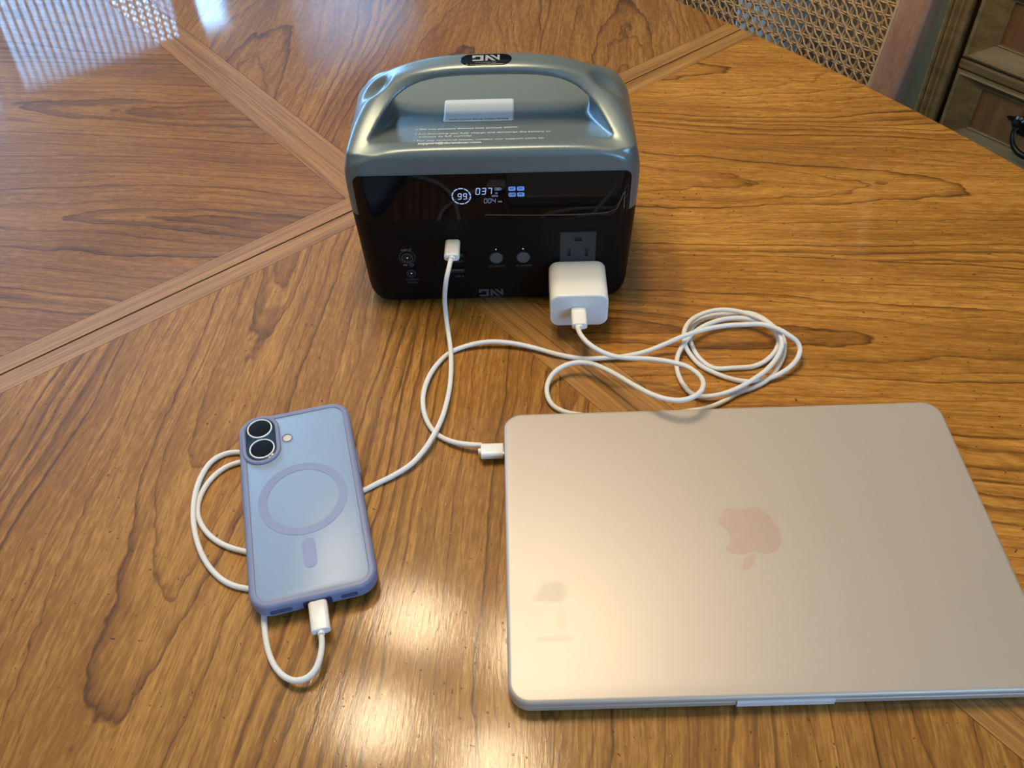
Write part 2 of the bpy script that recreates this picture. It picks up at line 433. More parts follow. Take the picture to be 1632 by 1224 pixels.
for s in (1, -1):
    mb = MB(); mb.loft([halfring(s, i, z) for i, z in ((.012, TZ - .030), (.002, TZ - .026), (-.003, TZ - .014), (-.0005, TZ - .004), (.0003, TZ - .0017))])
    mb.build('tabletop_half', m_core if False else m_leg, tb, None, True)
MB().loft([[v * 1 for v in (Vector((x, y, z)) for x, y in ((-.38, -.70), (.38, -.70), (.38, .70), (-.38, .70)))] for z in (TZ - .09, TZ - .031)]).build('apron', m_leg, tb, None, False)
for sx in (1, -1):
    for sy in (1, -1):
        MB().lathe([(0, 0), (.028, 0), (.032, .02), (.022, .06), (.028, .3), (.036, .52), (.024, .56), (.04, .60), (.04, TZ - .091), (0, TZ - .091)], 24, T(sx * .335, sy * .655, 0)).build('leg', m_leg, tb)

# ------------------------------------------------------------------ cane-backed chairs
m_chair = straight_wood('chair_wood', (0.33, 0.185, 0.115), (0.20, 0.10, 0.062), 6, 70, 0.42, 0.5, 0.18, axis='z')
m_cane = plain('cane', (0.38, 0.245, 0.12), 0.45, var=0.35, scale=260)
m_seat = plain('seat_fabric', (0.36, 0.42, 0.46), 0.85, var=0.12, scale=300)
CW, CH, CP = 0.286, 0.375, 0.0127
def cane_mesh():
    mb = MB(); r = .00125; amp = .0012
    def strand(p0, p1, phase, rad, base):
        L = (Vector(p1) - Vector(p0)).length; n_ = max(2, int(L / (CP / 3)))
        pts = []
        for i in range(n_ + 1):
            p = Vector(p0).lerp(Vector(p1), i / n_)
            pts.append((p[0], base + amp * math.sin(phase + L * i / n_ / CP * 2 * PI), p[1]))
        mb.tube(pts, rad, 4, caps=False)
    nx, nz = int(CW / CP), int(CH / CP)
    for i in range(nx + 1):
        x = -CW / 2 + (CW - nx * CP) / 2 + i * CP
        for q in (-1, 1): strand((x + q * .0011, 0, ), (x + q * .0011, CH), PI * (q > 0) + PI * i, r, 0)
    for j in range(nz + 1):
        z = (CH - nz * CP) / 2 + j * CP
        for q in (-1, 1): strand((-CW / 2, z + q * .0011), (CW / 2, z + q * .0011), PI * (q > 0) + PI / 2 * j, r, 0)
    for sgn in (1, -1):
        for k_ in range(-nz - 2, nx + nz + 3):
            x0 = -CW / 2 + (k_ + .5) * CP            # crossing at z = 0 for sgn=+1
            a = x0; pts = []
            # line x = a + sgn*z (sgn=1) or mirrored
            z_lo, z_hi = 0.0, CH
            if sgn == 1: lo, hi = max(z_lo, -CW / 2 - a), min(z_hi, CW / 2 - a)
            else: lo, hi = max(z_lo, a - CW / 2), min(z_hi, a + CW / 2)
            if hi - lo < .006: continue
            strand((a + sgn * lo, lo), (a + sgn * hi, hi), k_ * 1.9, .0013, .0015 * sgn)
    return mb.mesh()
cane = cane_mesh()
RECL = math.radians(9)
def back_y(z): return max(0.0, z - .44) * math.tan(RECL)
def make_chair(label, mw):
    t = thing('cane_chair', label, 'chair', mw, 'cane-backed dining chairs')
    BM = T(0, back_y(.648), .648) @ R(-RECL, 'X')
    cp = link('cane_panel', cane, m_cane, t, BM); cp['kind'] = 'stuff'
    for s in (-1, 1):
        mb = MB(); rings = []
        for z, w_, cx in ((0, .030, .152), (.2, .033, .156), (.45, .036, .160), (.70, .034, .160), (.95, .034, .161), (1.02, .038, .164), (1.045, .040, .167), (1.062, .033, .168), (1.07, .016, .167)):
            y = back_y(z) - (0.06 * (1 - z / .45) * -1 if z < .45 else 0)
            rings.append(rrect(w_, .030, .007, z, 4, c=(s * cx, y)))
        mb.loft(rings); mb.build('back_post', m_chair, t)
        # bead where the cane meets the post
        MB().tube([(s * (CW / 2 - .001), back_y(z) - .004, z) for z in (.64, .8, .9, 1.03)], .0045, 8).build('cane_spline', m_cane, t)
    def rail(z0, z1, name):
        zc_ = (z0 + z1) / 2
        MB().box(-.15, .15, -.012, .012, -(z1 - z0) / 2, (z1 - z0) / 2, .005, T(0, back_y(zc_), zc_) @ R(-RECL, 'X')).build(name, m_chair, t)
    rail(.608, .650, 'bottom_rail'); rail(1.018, 1.058, 'top_rail')
    mb = MB(); rloft(mb, .44, .42, .05, edge_prof(.425, .475, .004, .022), c=(0, -.225)); mb.build('seat', m_seat, t)
    mb = MB(); rloft(mb, .43, .41, .045, edge_prof(.365, .425, .003, .003), c=(0, -.225)); mb.build('seat_frame', m_chair, t)
    for s in (-1, 1):
        MB().loft([rrect(w_, w_, .006, z, 4, c=(s * .185, -.40)) for z, w_ in ((0, .024), (.05, .026), (.366, .040))]).build('leg', m_chair, t)
    return t
make_chair('cane-backed wooden chair pushed against the table near the sideboard', TM @ T(.507, -.003, 0) @ R(-PI / 2, 'Z'))
make_chair('cane-backed wooden chair at the far table end, mirrored in the tabletop', TM @ T(.052, .90, 0))

# ------------------------------------------------------------------ sideboard along the right wall
m_side = straight_wood('sideboard_wood', (0.29, 0.165, 0.052), (0.145, 0.078, 0.023), 5, 60, 0.5, 0.35, 0.25, axis='y', seed=2)
m_panel = straight_wood('drawer_panel_wood', (0.27, 0.12, 0.036), (0.15, 0.062, 0.02), 6, 45, 0.45, 0.35, 0.25, axis='z', seed=5)
m_olive = plain('olive_stain', (0.10, 0.058, 0.010), 0.85, var=0.12, scale=20)
m_iron = plain('dark_iron', (0.055, 0.055, 0.050), 0.32, 0.9, var=0.3, scale=120)
m_dark = plain('shadow_gap', (0.012, 0.009, 0.006), 0.8)
sb = thing('sideboard', 'dark olive-brown carved sideboard with panelled drawers behind the table', 'sideboard', TM @ T(1.2, 0, 0))
# local frame here: x into the cabinet, y along its length (towards the far wall)
Y0, Y1 = -1.25, 0.062
MB().box(.026, .50, Y0, Y1, .06, .86, .003).build('carcass', m_dark, sb, None, False)
mb = MB(); mb.loft([[Vector(p) for p in ((.0, .104, z), (.0, .0985, z), (.20, .30, z), (.5, .30, z), (.5, .06, z), (.06, .06, z), (.06, .104, z))] for z in (.06, .86)])
mb.build('canted_corner', m_olive, sb, None, False)
def yz_bar(y0, y1, z0, z1, d0, d1, b=.003): return MB().box(d0, d1, y0, y1, z0, z1, b)
o = yz_bar(.0655, .104, .06, .86, -.012, .03).build('corner_stile', m_side, sb, None, False)
for yy, rr_ in ((.1005, .0045), (.091, .0035), (.080, .0028)):
    MB().tube([(-.012, yy, .07), (-.012, yy, .85)], rr_, 8).build('reeding', m_side, sb)
for z0, z1 in ((.06, .295), (.4355, .4525), (.5865, .604), (.742, .76), (.835, .86)):
    yz_bar(Y0, .058, z0, z1, -.004, .03).build('drawer_rail', m_side, sb, None, False)
MB().box(-.05, .52, Y0 - .03, .32, .86, .89, .006).build('sideboard_top', m_side, sb, None, False)
MB().box(.03, .48, Y0 + .02, .06, .0, .06, .002).build('plinth', m_side, sb, None, False)
def drawer(ya, yb, z0, z1):
    w_, h_ = yb - ya, z1 - z0
    # raised moulded frame running round a sunken panel: nested rectangles (inset, depth)
    prof = [(0, .022), (0, .0), (.004, -.006), (.010, -.008), (.014, -.004), (.016, -.003), (.044, .010), (.047, .008), (.050, .010), (.0505, .016)]
    k_ = min(1.0, h_ / .145)
    def ring(i, x): return [Vector((x, ya + i, z0 + i * k_ * .78)), Vector((x, yb - i, z0 + i * k_ * .78)), Vector((x, yb - i, z1 - i * k_ * .5)), Vector((x, ya + i, z1 - i * k_ * .5))]
    d = MB().loft([ring(i, x) for i, x in prof], cap1=True).build('drawer', m_side, sb, None, False)
    MB().box(.0135, .018, ya + .0503, yb - .0503, z0 + .0503 * k_ * .78, z1 - .0503 * k_ * .5).build('drawer_panel', m_panel, d, None, False)
    yc, zc_ = (ya + yb) / 2, (z0 + z1) / 2 + .002
    mb = MB()
    out = []
    for i in range(64):       # scalloped back plate
        a = 2 * PI * i / 64; r_ = 1 + .16 * math.cos(6 * a) + .06 * math.cos(14 * a)
        out.append((.050 * r_ * math.cos(a), .022 * r_ * math.sin(a)))
    me = plate([out], 0, .003); me.transform(T(.0135, yc, zc_ + .012) @ R(-PI / 2, 'Y') @ R(PI / 2, 'Z'))
    pull = link('drawer_pull', me, m_iron, d, None, False)
    mb = MB()
    for q in (-1, 1):
        mb.lathe([(0, 0), (.009, 0), (.010, .004), (.006, .008), (.007, .016), (0, .019)], 16, T(.0105, yc + q * .036, zc_ + .014) @ R(-PI / 2, 'Y'))
        for k2 in range(4):
            mb.lathe([(0, 0), (.0055, .0), (.004, .004), (0, .0055)], 10, T(.0105, yc + q * (.010 + .0085 * k2), zc_ + .020 + .006 * math.sin(k2 * 1.8)) @ R(-PI / 2, 'Y'))
    mb.tube([(-.004 - .008 * math.sin(PI * i / 24), yc + .036 * math.cos(PI * i / 24), zc_ + .012 - .040 * math.sin(PI * i / 24) ** .8) for i in range(25)], lambda s: .0028 + .0028 * math.sin(PI * s) ** 2, 10)
    mb.build('pull_ring', m_iron, pull, None, True)
for ya, yb in ((-.275, .058), (-.66, -.285), (-1.045, -.67)):
    for z0, z1 in ((.3, .433), (.455, .584), (.607, .739)):
        drawer(ya, yb, z0, z1)

# made-up bin behind the chair, standing in for an unidentified blue-grey patch
m_bin = plain('bin_plastic', (0.33, 0.43, 0.50), 0.5)
bn = thing('standin_bin', 'made-up slim pale blue-grey bin on the floor behind the cane chair', 'bin', TM @ T(1.25, .495, 0))
mb = MB(); mb.loft([rrect(w_, d_, .02, z, 5) for w_, d_, z in ((.10, .092, 0), (.11, .10, .01), (.122, .112, .44), (.114, .104, .44), (.10, .09, .02))]); mb.build('bin_body', m_bin, bn)
mb = MB(); rloft(mb, .130, .120, .022, edge_prof(.435, .452, .003, .005)); mb.build('bin_rim', m_bin, bn)

# ------------------------------------------------------------------ portable power station
SM = T(-0.0087, 0.54375, TZ) @ R(-0.0281, 'Z')      # local: x right, y away from the front, z up
DEP = 0.125; YC = DEP / 2
k = NT('grey_shell')
tcv = k.n('ShaderNodeTexCoord').outputs['Object']
nz = k.noise(tcv, 1500, 2)
k.p(Base_Color=(0.155, 0.192, 0.194), Metallic=0.4, Roughness=0.33, Specular_IOR_Level=0.5, Normal=k.n('ShaderNodeBump', {'Height': nz, 'Strength': 0.12, 'Distance': 0.0002}).outputs[0])
m_shell = k.m
m_black = plain('black_plastic', (0.0035, 0.0035, 0.0035), 0.5, spec=0.14, var=0.15, scale=900)
m_gloss = plain('black_gloss_panel', (0.004, 0.0045, 0.005), 0.03, spec=0.2)
m_ink = plain('grey_print', (0.13, 0.13, 0.13), 0.6)
m_dim = plain('dim_print', (0.055, 0.055, 0.055), 0.6)
m_inkw = plain('pale_print', (0.60, 0.61, 0.58), 0.5)
m_silver = plain('silver_print', (0.36, 0.37, 0.37), 0.35, 0.3)
m_hole = plain('hole_black', (0.002, 0.002, 0.002), 0.6)
m_chrome = plain('chrome', (0.65, 0.65, 0.66), 0.2, 1.0)
m_btn = plain('grey_button', (0.075, 0.082, 0.085), 0.45)
m_paper = plain('label_paper', (0.50, 0.56, 0.60), 0.45, var=0.02)
m_film = plain('film_edge', (0.11, 0.10, 0.085), 0.3)
m_disp = plain('display_light', (0.02, 0.03, 0.05), 0.4, emit=(0.42, 0.58, 1.0), es=0.85)
m_disp2 = plain('display_dim_light', (0.02, 0.03, 0.05), 0.4, emit=(0.40, 0.52, 0.9), es=0.38)
m_blue = plain('display_blue_light', (0.02, 0.03, 0.06), 0.4, emit=(0.11, 0.27, 0.78), es=0.9)
m_led = plain('led_light', (0.1, 0.1, 0.12), 0.4, emit=(0.7, 0.7, 1.0), es=0.8)

def smin(a, b, k_):
    h = np.clip(.5 + .5 * (b - a) / k_, 0, 1); return b * (1 - h) + a * h - k_ * h * (1 - h)
def smax(a, b, k_): return -smin(-a, -b, k_)
RC = 0.018
def hw(z): return .1012 + .0063 * z / .13
def Vprof(y): return .1305 + .0105 * np.power(np.abs(y - YC) / .058, 1.25)
def sdf(x, y, z):
    ax = np.abs(x); ay = np.abs(y - YC)
    qx = ax - hw(z) + RC; qy = ay - YC + RC
    pl = np.sqrt(np.maximum(qx, 0) ** 2 + np.maximum(qy, 0) ** 2) + np.minimum(np.maximum(qx, qy), 0) - RC
    body = smax(pl, z - .1412, .012)
    cf = np.power((ax / .1090) ** 4 + (np.maximum(z - .085, 0) / .0568) ** 4, .25)
    body = smax(body, (cf - 1) * .06, .003)
    P = 2.77
    f = (ax / .1075) ** P + (np.maximum(z - .10, 0) / .0757) ** P
    arch = (np.power(np.maximum(f, 1e-9), 1 / P) - 1) * .075
    t = np.clip((.168 - z) / (.168 - .136), 0, 1)
    w = .0112 + .047 * t ** 1.7
    wb = .0112 + .047 * np.clip((.168 - z) / (.168 - .118), 0, 1) ** 1.8
    w = np.where(y < YC, w, wb)
    handle = smax(smax(arch, ay - w, .007), pl, .004)
    d = smin(body, handle, .004)
    d = smax(d, arch, .005)
    a = .0715 + .0205 * (ay / YC) ** 1.3
    g = (ax / a) ** 3.2 + (np.maximum(z - .130, 0) / .0370) ** 3.2
    inner = (np.power(np.maximum(g, 1e-9), 1 / 3.2) - 1) * .05
    hole = smax(inner, Vprof(y) - z, .003)
    d = smax(d, -hole, .0028)
    # finger scoop outside each leg of the handle, leaning with the arch
    dx, dz_ = ax - .0868, z - .1640
    u = dx * .753 - dz_ * .656; v = dx * .656 + dz_ * .753
    sc_ = (np.sqrt((u / .0180) ** 2 + ((y - .0570) / .0118) ** 2 + (v / .0135) ** 2) - 1) * .012
    d = smax(d, -sc_, .003)
    return smax(d, .0858 - z, .0006)

def surface_net(lo, hi, h):
    n = [int(math.ceil((b - a) / h)) + 1 for a, b in zip(lo, hi)]
    ax = [lo[i] + h * np.arange(n[i]) for i in range(3)]
    X, Y, Z = np.meshgrid(*ax, indexing='ij')
    D = sdf(X, Y, Z); S = D < 0
    cnt = np.zeros([m - 1 for m in n]); acc = np.zeros([m - 1 for m in n] + [3])
    def corner(A, o): return A[o[0]:o[0] + n[0] - 1, o[1]:o[1] + n[1] - 1, o[2]:o[2] + n[2] - 1]
    for axis in range(3):
        for p in range(2):
            for q in range(2):
                o0 = [0, 0, 0]; oth = [i for i in range(3) if i != axis]; o0[oth[0]] = p; o0[oth[1]] = q
                o1 = list(o0); o1[axis] = 1
                d0, d1 = corner(D, o0), corner(D, o1); m = (d0 < 0) != (d1 < 0)
                tt = np.where(m, d0 / np.where(d0 - d1 == 0, 1, d0 - d1), 0)
                cnt += m
                for i in range(3):
                    acc[..., i] += m * (tt if i == axis else o0[i])
    act = cnt > 0; idx = -np.ones(cnt.shape, int); idx[act] = np.arange(act.sum())
    I = np.argwhere(act); V = np.array(lo) + h * (I + acc[act] / cnt[act][:, None])
    F = []
    for axis in range(3):
        b, c = [i for i in range(3) if i != axis]
        if axis == 1: b, c = c, b
        s0 = np.take(S, range(n[axis] - 1), axis); s1 = np.take(S, range(1, n[axis]), axis)
        E = np.argwhere(s0 != s1)
        E = E[(E[:, b] > 0) & (E[:, c] > 0) & (E[:, b] < n[b] - 1) & (E[:, c] < n[c] - 1)]
        def cell(db, dc):
            e = E.copy(); e[:, b] -= db; e[:, c] -= dc; return idx[e[:, 0], e[:, 1], e[:, 2]]
        quad = np.stack([cell(1, 1), cell(0, 1), cell(0, 0), cell(1, 0)], 1)
        inside = S[E[:, 0], E[:, 1], E[:, 2]]
        quad[~inside] = quad[~inside][:, ::-1]
        F.append(quad)
    F = np.concatenate(F)
    for _ in range(3):
        e = 2e-4; x, y, z = V.T; d = sdf(x, y, z)
        g = np.stack([sdf(x + e, y, z) - sdf(x - e, y, z), sdf(x, y + e, z) - sdf(x, y - e, z), sdf(x, y, z + e) - sdf(x, y, z - e)], 1) / (2 * e)
        V = V - 0.8 * np.clip(d / np.maximum((g * g).sum(1), .05), -h * .7, h * .7)[:, None] * g
    return V, F

ps = thing('power_station', 'grey and black portable power station with carry handle and lit display', 'power station', SM)
V, F = surface_net((-.114, -.006, .082), (.114, DEP + .006, .182), .00135)
me = bpy.data.meshes.new('shell'); me.from_pydata(V.tolist(), [], F.tolist()); me.update()
shell = link('upper_shell', me, m_shell, ps); shell['label'] = 'grey upper shell with integral carry handle'
bvh = BVHTree.FromPolygons([tuple(v) for v in V], F.tolist())

mb = MB(); rings = []
for z, ins in ((0.0, .010), (.001, .0065), (.004, .0028), (.009, .0006), (.014, 0), (.04, 0), (.07, 0), (.0852, 0), (.0857, .0012)):
    rings.append([v + Vector((0, YC, 0)) for v in rrect(2 * hw(z), DEP, RC, z, 8, ins)])
mb.loft(rings); lower = mb.build('lower_body', m_black, ps); lower['label'] = 'black lower body with sockets'

def yfront(x, z):
    q = abs(x) - hw(z) + RC
    return 0.0 if q <= 0 else RC - math.sqrt(max(0, RC * RC - q * q))
# glossy front panel following the front of the body
PZ0, PZ1, PX, PR = .0828, .1212, .0985, .007
cols = sorted(set([PX * math.sin(PI / 2 * i / 40) for i in range(-40, 41)])); rows = 10
vs, fs = [], []
for x in cols:
    q = abs(x) - (PX - PR); cut = PR - math.sqrt(max(0, PR * PR - q * q)) if q > 0 else 0
    for j in range(rows + 1):
        z = PZ0 + cut * .8 + (PZ1 - cut - PZ0 - cut * .8) * j / rows
        vs.append((x, yfront(x, z) - .0007, z))
nc = len(cols)
fs = [(i * (rows + 1) + j, (i + 1) * (rows + 1) + j, (i + 1) * (rows + 1) + j + 1, i * (rows + 1) + j + 1) for i in range(nc - 1) for j in range(rows)]
me = mesh_from(vs, fs); bm = bmesh.new(); bm.from_mesh(me)
bd_ = [e for e in bm.edges if len(e.link_faces) == 1]
r_ = bmesh.ops.extrude_edge_only(bm, edges=bd_)
for v in [g for g in r_['geom'] if isinstance(g, bmesh.types.BMVert)]: v.co.y += .0022
bm.to_mesh(me); bm.free()
panel = link('front_panel', me, m_gloss, ps); sharpen(me, 40)
FR = lambda x, z, y=-.0008: T(x, y, z) @ R(PI / 2, 'X')      # text plane -> front face
def on_front(name, me_, mat, x, z, par, y=-.0009): return link(name, me_, mat, par, FR(x, z, y), False)

# film edge on the panel (a protective sheet with a lifted corner)
pts = [(-.006, .0868), (.010, .0862), (.030, .0855), (.055, .0852), (.075, .0858), (.083, .0868), (.089, .0895), (.0935, .1020), (.0945, .1035), (.0942, .0960), (.0945, .0890)]
MB().tube([(x, yfront(x, z) - .0008, z) for x, z in pts], .00032, 6).build('film_edge', m_film, panel)

# display
def digits(s, w, h, th, gap, slant=.12):
    seg = {'0': 'abcdef', '1': 'bc', '2': 'abged', '3': 'abgcd', '4': 'fgbc', '5': 'afgcd', '6': 'afgedc', '7': 'abc', '8': 'abcdefg', '9': 'abcdfg'}
    P = dict(a=((0, h), (w, h)), b=((w, h), (w, h / 2)), c=((w, h / 2), (w, 0)), d=((0, 0), (w, 0)), e=((0, h / 2), (0, 0)), f=((0, h), (0, h / 2)), g=((0, h / 2), (w, h / 2)))
    mb = MB(); x0 = 0
    for ch_ in s:
        for c in seg[ch_]:
            (ax_, ay_), (bx2, by2) = P[c]; g_ = th * .25
            if ay_ == by2: q = [(ax_ + g_, ay_ - th / 2), (bx2 - g_, ay_ - th / 2), (bx2 - g_, ay_ + th / 2), (ax_ + g_, ay_ + th / 2)]
            else: q = [(ax_ - th / 2, by2 + g_), (ax_ + th / 2, by2 + g_), (ax_ + th / 2, ay_ - g_), (ax_ - th / 2, ay_ - g_)]
            q = [(x0 + px + slant * py - w / 2, py - h / 2) for px, py in q]
            mb.add([(px, py, z) for z in (0, .00008) for px, py in q], [(3, 2, 1, 0), (4, 5, 6, 7), (0, 1, 5, 4), (1, 2, 6, 5), (2, 3, 7, 6), (3, 0, 4, 7)])
        x0 += w + gap
    return mb.mesh()
dz = -.0008
mb = MB()
for k_ in range(10):
    a0, a1 = 2 * PI * k_ / 10 + .05, 2 * PI * (k_ + 1) / 10 - .05
    o_, i_ = [], []
    for i in range(9):
        a = a0 + (a1 - a0) * i / 8; o_.append((.0069 * math.cos(a), .0069 * math.sin(a), 0)); i_.append((.0061 * math.cos(a), .0061 * math.sin(a), 0))
    vs_ = o_ + i_; mb.add(vs_, [(i, i + 1, 9 + i + 1, 9 + i) for i in range(8)])
on_front('charge_ring', mb.mesh(), m_disp, -.0221, .1034, panel)
on_front('charge_digits', digits('99', .0022, .0046, .00055, .0016), m_disp, -.0236, .1032, panel)
on_front('percent_sign', text_mesh('%', .0018), m_disp2, -.0180, .1014, panel)
on_front('power_digits', digits('037', .0026, .0050, .00055, .0016), m_disp, -.0104, .1072, panel)
on_front('power_unit', text_mesh('W', .0020, bold=.00003), m_disp2, .0030, .1052, panel)
bat = [[(-.0022, -.0011), (.0016, -.0011), (.0022, -.0005), (.0022, .0005), (.0016, .0011), (-.0022, .0011)], [(-.0019, -.0008), (.0014, -.0008), (.0019, -.0004), (.0019, .0004), (.0014, .0008), (-.0019, .0008)]]
on_front('battery_icon', join_meshes([(plate(bat, 0, .00008), None), (plate([[(-.0012, -.0004), (.0012, -.0004), (.0012, .0004), (-.0012, .0004)]], 0, .00008), None), (plate([[(.0022, -.0004), (.0028, 0), (.0022, .0004)]], 0, .00008), None)]), m_disp2, .0042, .1088, panel)
on_front('frequency_text', text_mesh('60Hz', .0021, bold=.00003), m_disp2, .0018, .1030, panel)
on_front('hour_digits', digits('004', .0019, .0036, .0004, .0011), m_disp2, -.0052, .0990, panel)
on_front('hour_unit', text_mesh('HRS', .0017, bold=.00003), m_disp2, .0052, .0980, panel)
for i, s in enumerate(('AC', 'DC', 'USB', 'PD')):
    x, z = .0141 + .0062 * (i % 2), .1088 - .0050 * (i // 2)
    ic = on_front('status_icon', plate([[(v.x, v.y) for v in rrect(.0050, .0034, .0008, 0, 3)]], 0, .00008), m_blue, x, z, panel)
    link('icon_text', text_mesh(s, .0022, .00003, bold=.00006), m_gloss, ic, T(0, .0001, .00012), False)

# logo glyphs
G1 = [(0, 1), (1, 1), (1, 0), (.02, 0), (.02, .2), (.72, .2), (.72, .72), (.25, .72), (.25, .5), (0, .5)]
G2 = [(0, 1), (.13, 1), (.72, 0), (.48, 0), (.17, .52), (.17, 0), (0, 0)]
G3 = [(.30, 1), (.52, 1), (.84, .50), (.84, 1), (1, 1), (1, .06), (.93, .06)]
def logo_mesh(w, h):
    a = w * .41; g_ = w * .07; b = w - a - g_
    return plate([[(x * a - w / 2, y * h - h / 2) for x, y in G1], [(x * b + a + g_ - w / 2, y * h - h / 2) for x, y in G2], [(x * b + a + g_ - w / 2, y * h - h / 2) for x, y in G3]], 0, .00012)
on_front('front_logo', logo_mesh(.0190, .0070), m_dim, -.0048, .0120, lower, -.00005)
on_front('front_brand_text', text_mesh('DARANENER', .0024, sx=1.2), m_dim, -.0048, .0068, lower, -.00005)

# sockets and switches on the lower body
def front_lathe(name, prof, mat, x, z, par, n=28, caps=True): return MB().lathe(prof, n, None, caps).build(name, mat, par, T(x, 0, z) @ R(PI / 2, 'X'))
on_front('input_text', text_mesh('INPUT', .0028, bold=.00004), m_ink, -.0668, .0555, lower, -.00005)
on_front('output_text', text_mesh('OUTPUT', .0026, bold=.00004), m_dim, -.0652, .0266, lower, -.00005)
on_front('rating_text', text_mesh('12V/10A', .0022, bold=.00003), m_dim, -.0652, .0238, lower, -.00005)
for x, z, r_ in ((-.0668, .0487, .0042), (-.0652, .0336, .0034)):
    j = front_lathe('barrel_jack', [(r_, 0), (r_, .0006), (r_ * .92, .0009), (r_ * .80, .0006), (r_ * .78, .0001), (0, .0001)], m_hole, x, z, lower)
    front_lathe('jack_rim', [(r_ * .96, .0006), (r_ * 1.04, .0007), (r_ * 1.02, .0012), (r_ * .90, .0012), (r_ * .84, .0002)], m_dim, 0, 0, j, 28, False).matrix_local = T(0, 0, 0)
    MB().lathe([(0, .0), (.0008, .0), (.0008, .0011), (.0004, .0015), (0, .0016)], 12).build('centre_pin', m_chrome, j)
mb = MB()
for i in range(22):
    a = 2 * PI * i / 22
    mb.box(.0054, .0066, -.00035, .00035, 0, .00008, 0, R(a, 'Z'))
on_front('jack_scale_marks', mb.mesh(), m_dim, -.0668, .0487, lower, -.00003)
on_front('jack_icons', plate([[(-.0042, -.0007), (-.0012, -.0007), (-.0012, .0007), (-.0042, .0007)], [(.0008, -.0011), (.0036, -.0011), (.0036, .0011), (.0008, .0011)], [(.0012, -.0007), (.0032, -.0007), (.0032, .0007), (.0012, .0007)]], 0, .0001), m_ink, -.0664, .0412, lower, -.00003)

def usb_port(x, z, w_, h_, name):
    out = [(v.x, v.y) for v in rrect(w_ + .0016, h_ + .0016, .0008, 0, 3)]; inn = [(v.x, v.y) for v in rrect(w_, h_, .0005, 0, 3)]
    p_ = on_front(name, plate([out, inn], 0, .0005), m_black, x, z, lower, -.0002)
    link('port_cavity', plate([inn], 0, .00005), m_hole, p_, T(0, 0, -.0001), False)
    link('contact_tongue', MB().box(-w_ / 2 + .001, w_ / 2 - .001, .0002, h_ / 2 - .0006, -.0001, .00035).mesh(), m_dim, p_, None, False)
usb_port(-.0302, .0492, .0125, .0045, 'usb_port'); usb_port(-.0302, .0346, .0125, .0045, 'usb_port')
on_front('usb_text', text_mesh('USB-A', .0026, bold=.00004), m_dim, -.0285, .0437, lower, -.00005)
on_front('usb_text', text_mesh('USB-A', .0026, bold=.00004), m_dim, -.0285, .0290, lower, -.00005)
for x, s in ((.0006, 'DC ON/OFF'), (.0210, 'AC ON/OFF')):
    z = .0466
    b_ = front_lathe('switch_button', [(.0049, 0), (.0049, .0008), (.0044, .0012), (.0020, .0009), (0, .0008)], m_btn, x, z, lower)
    MB().lathe([(.0055, 0), (.0055, .0003), (.0049, .0003)], 28, None, False).build('button_rim', m_hole, b_)
    MB().lathe([(0, 0), (.0005, 0), (.0005, .0002), (0, .0003)], 10, T(0, .0078, 0)).build('indicator_led', m_led, b_)
    on_front('switch_text', text_mesh(s, .0023, bold=.00003), m_dim, x, .0382, lower, -.00005)
# duplex mains outlet
OX, OZ0, OZ1 = .0619, .0115, .0697
def rect(cx, cy, w_, h_): return [(cx - w_ / 2, cy - h_ / 2), (cx + w_ / 2, cy - h_ / 2), (cx + w_ / 2, cy + h_ / 2), (cx - w_ / 2, cy + h_ / 2)]
cz = (OZ0 + OZ1) / 2
holes = []
for dzc in (.0555, .0285):
    gz = dzc - cz
    ghole = [(-.0024, gz + .0062), (.0024, gz + .0062)] + [(.0024 * math.cos(a), gz + .0062 + .0036 * math.sin(a)) for a in [PI * i / 8 for i in range(1, 8)]]
    ghole = [(x - .0001, z_) for x, z_ in ghole]
    holes += [[(x, z_) for x, z_ in [(-.0027, gz + .0058), (.0027, gz + .0058), (.0027, gz + .0085), (.0014, gz + .0097), (-.0014, gz + .0097), (-.0027, gz + .0085)]],
              rect(-.0064, gz - .0046, .0024, .0064), rect(.0066, gz - .0046, .0022, .0072)]
out = rect(0, 0, .0262, OZ1 - OZ0)
m_outl = plain('outlet_plastic', (0.030, 0.031, 0.031), 0.5, spec=0.3)
op = on_front('outlet_plate', plate([out] + holes, 0, .0009), m_outl, OX, cz, lower, -.0002)
on_front('outlet_gap', plate([rect(0, 0, .0276, OZ1 - OZ0 + .0014)], 0, .0001), m_hole, OX, cz, lower, -.00004)

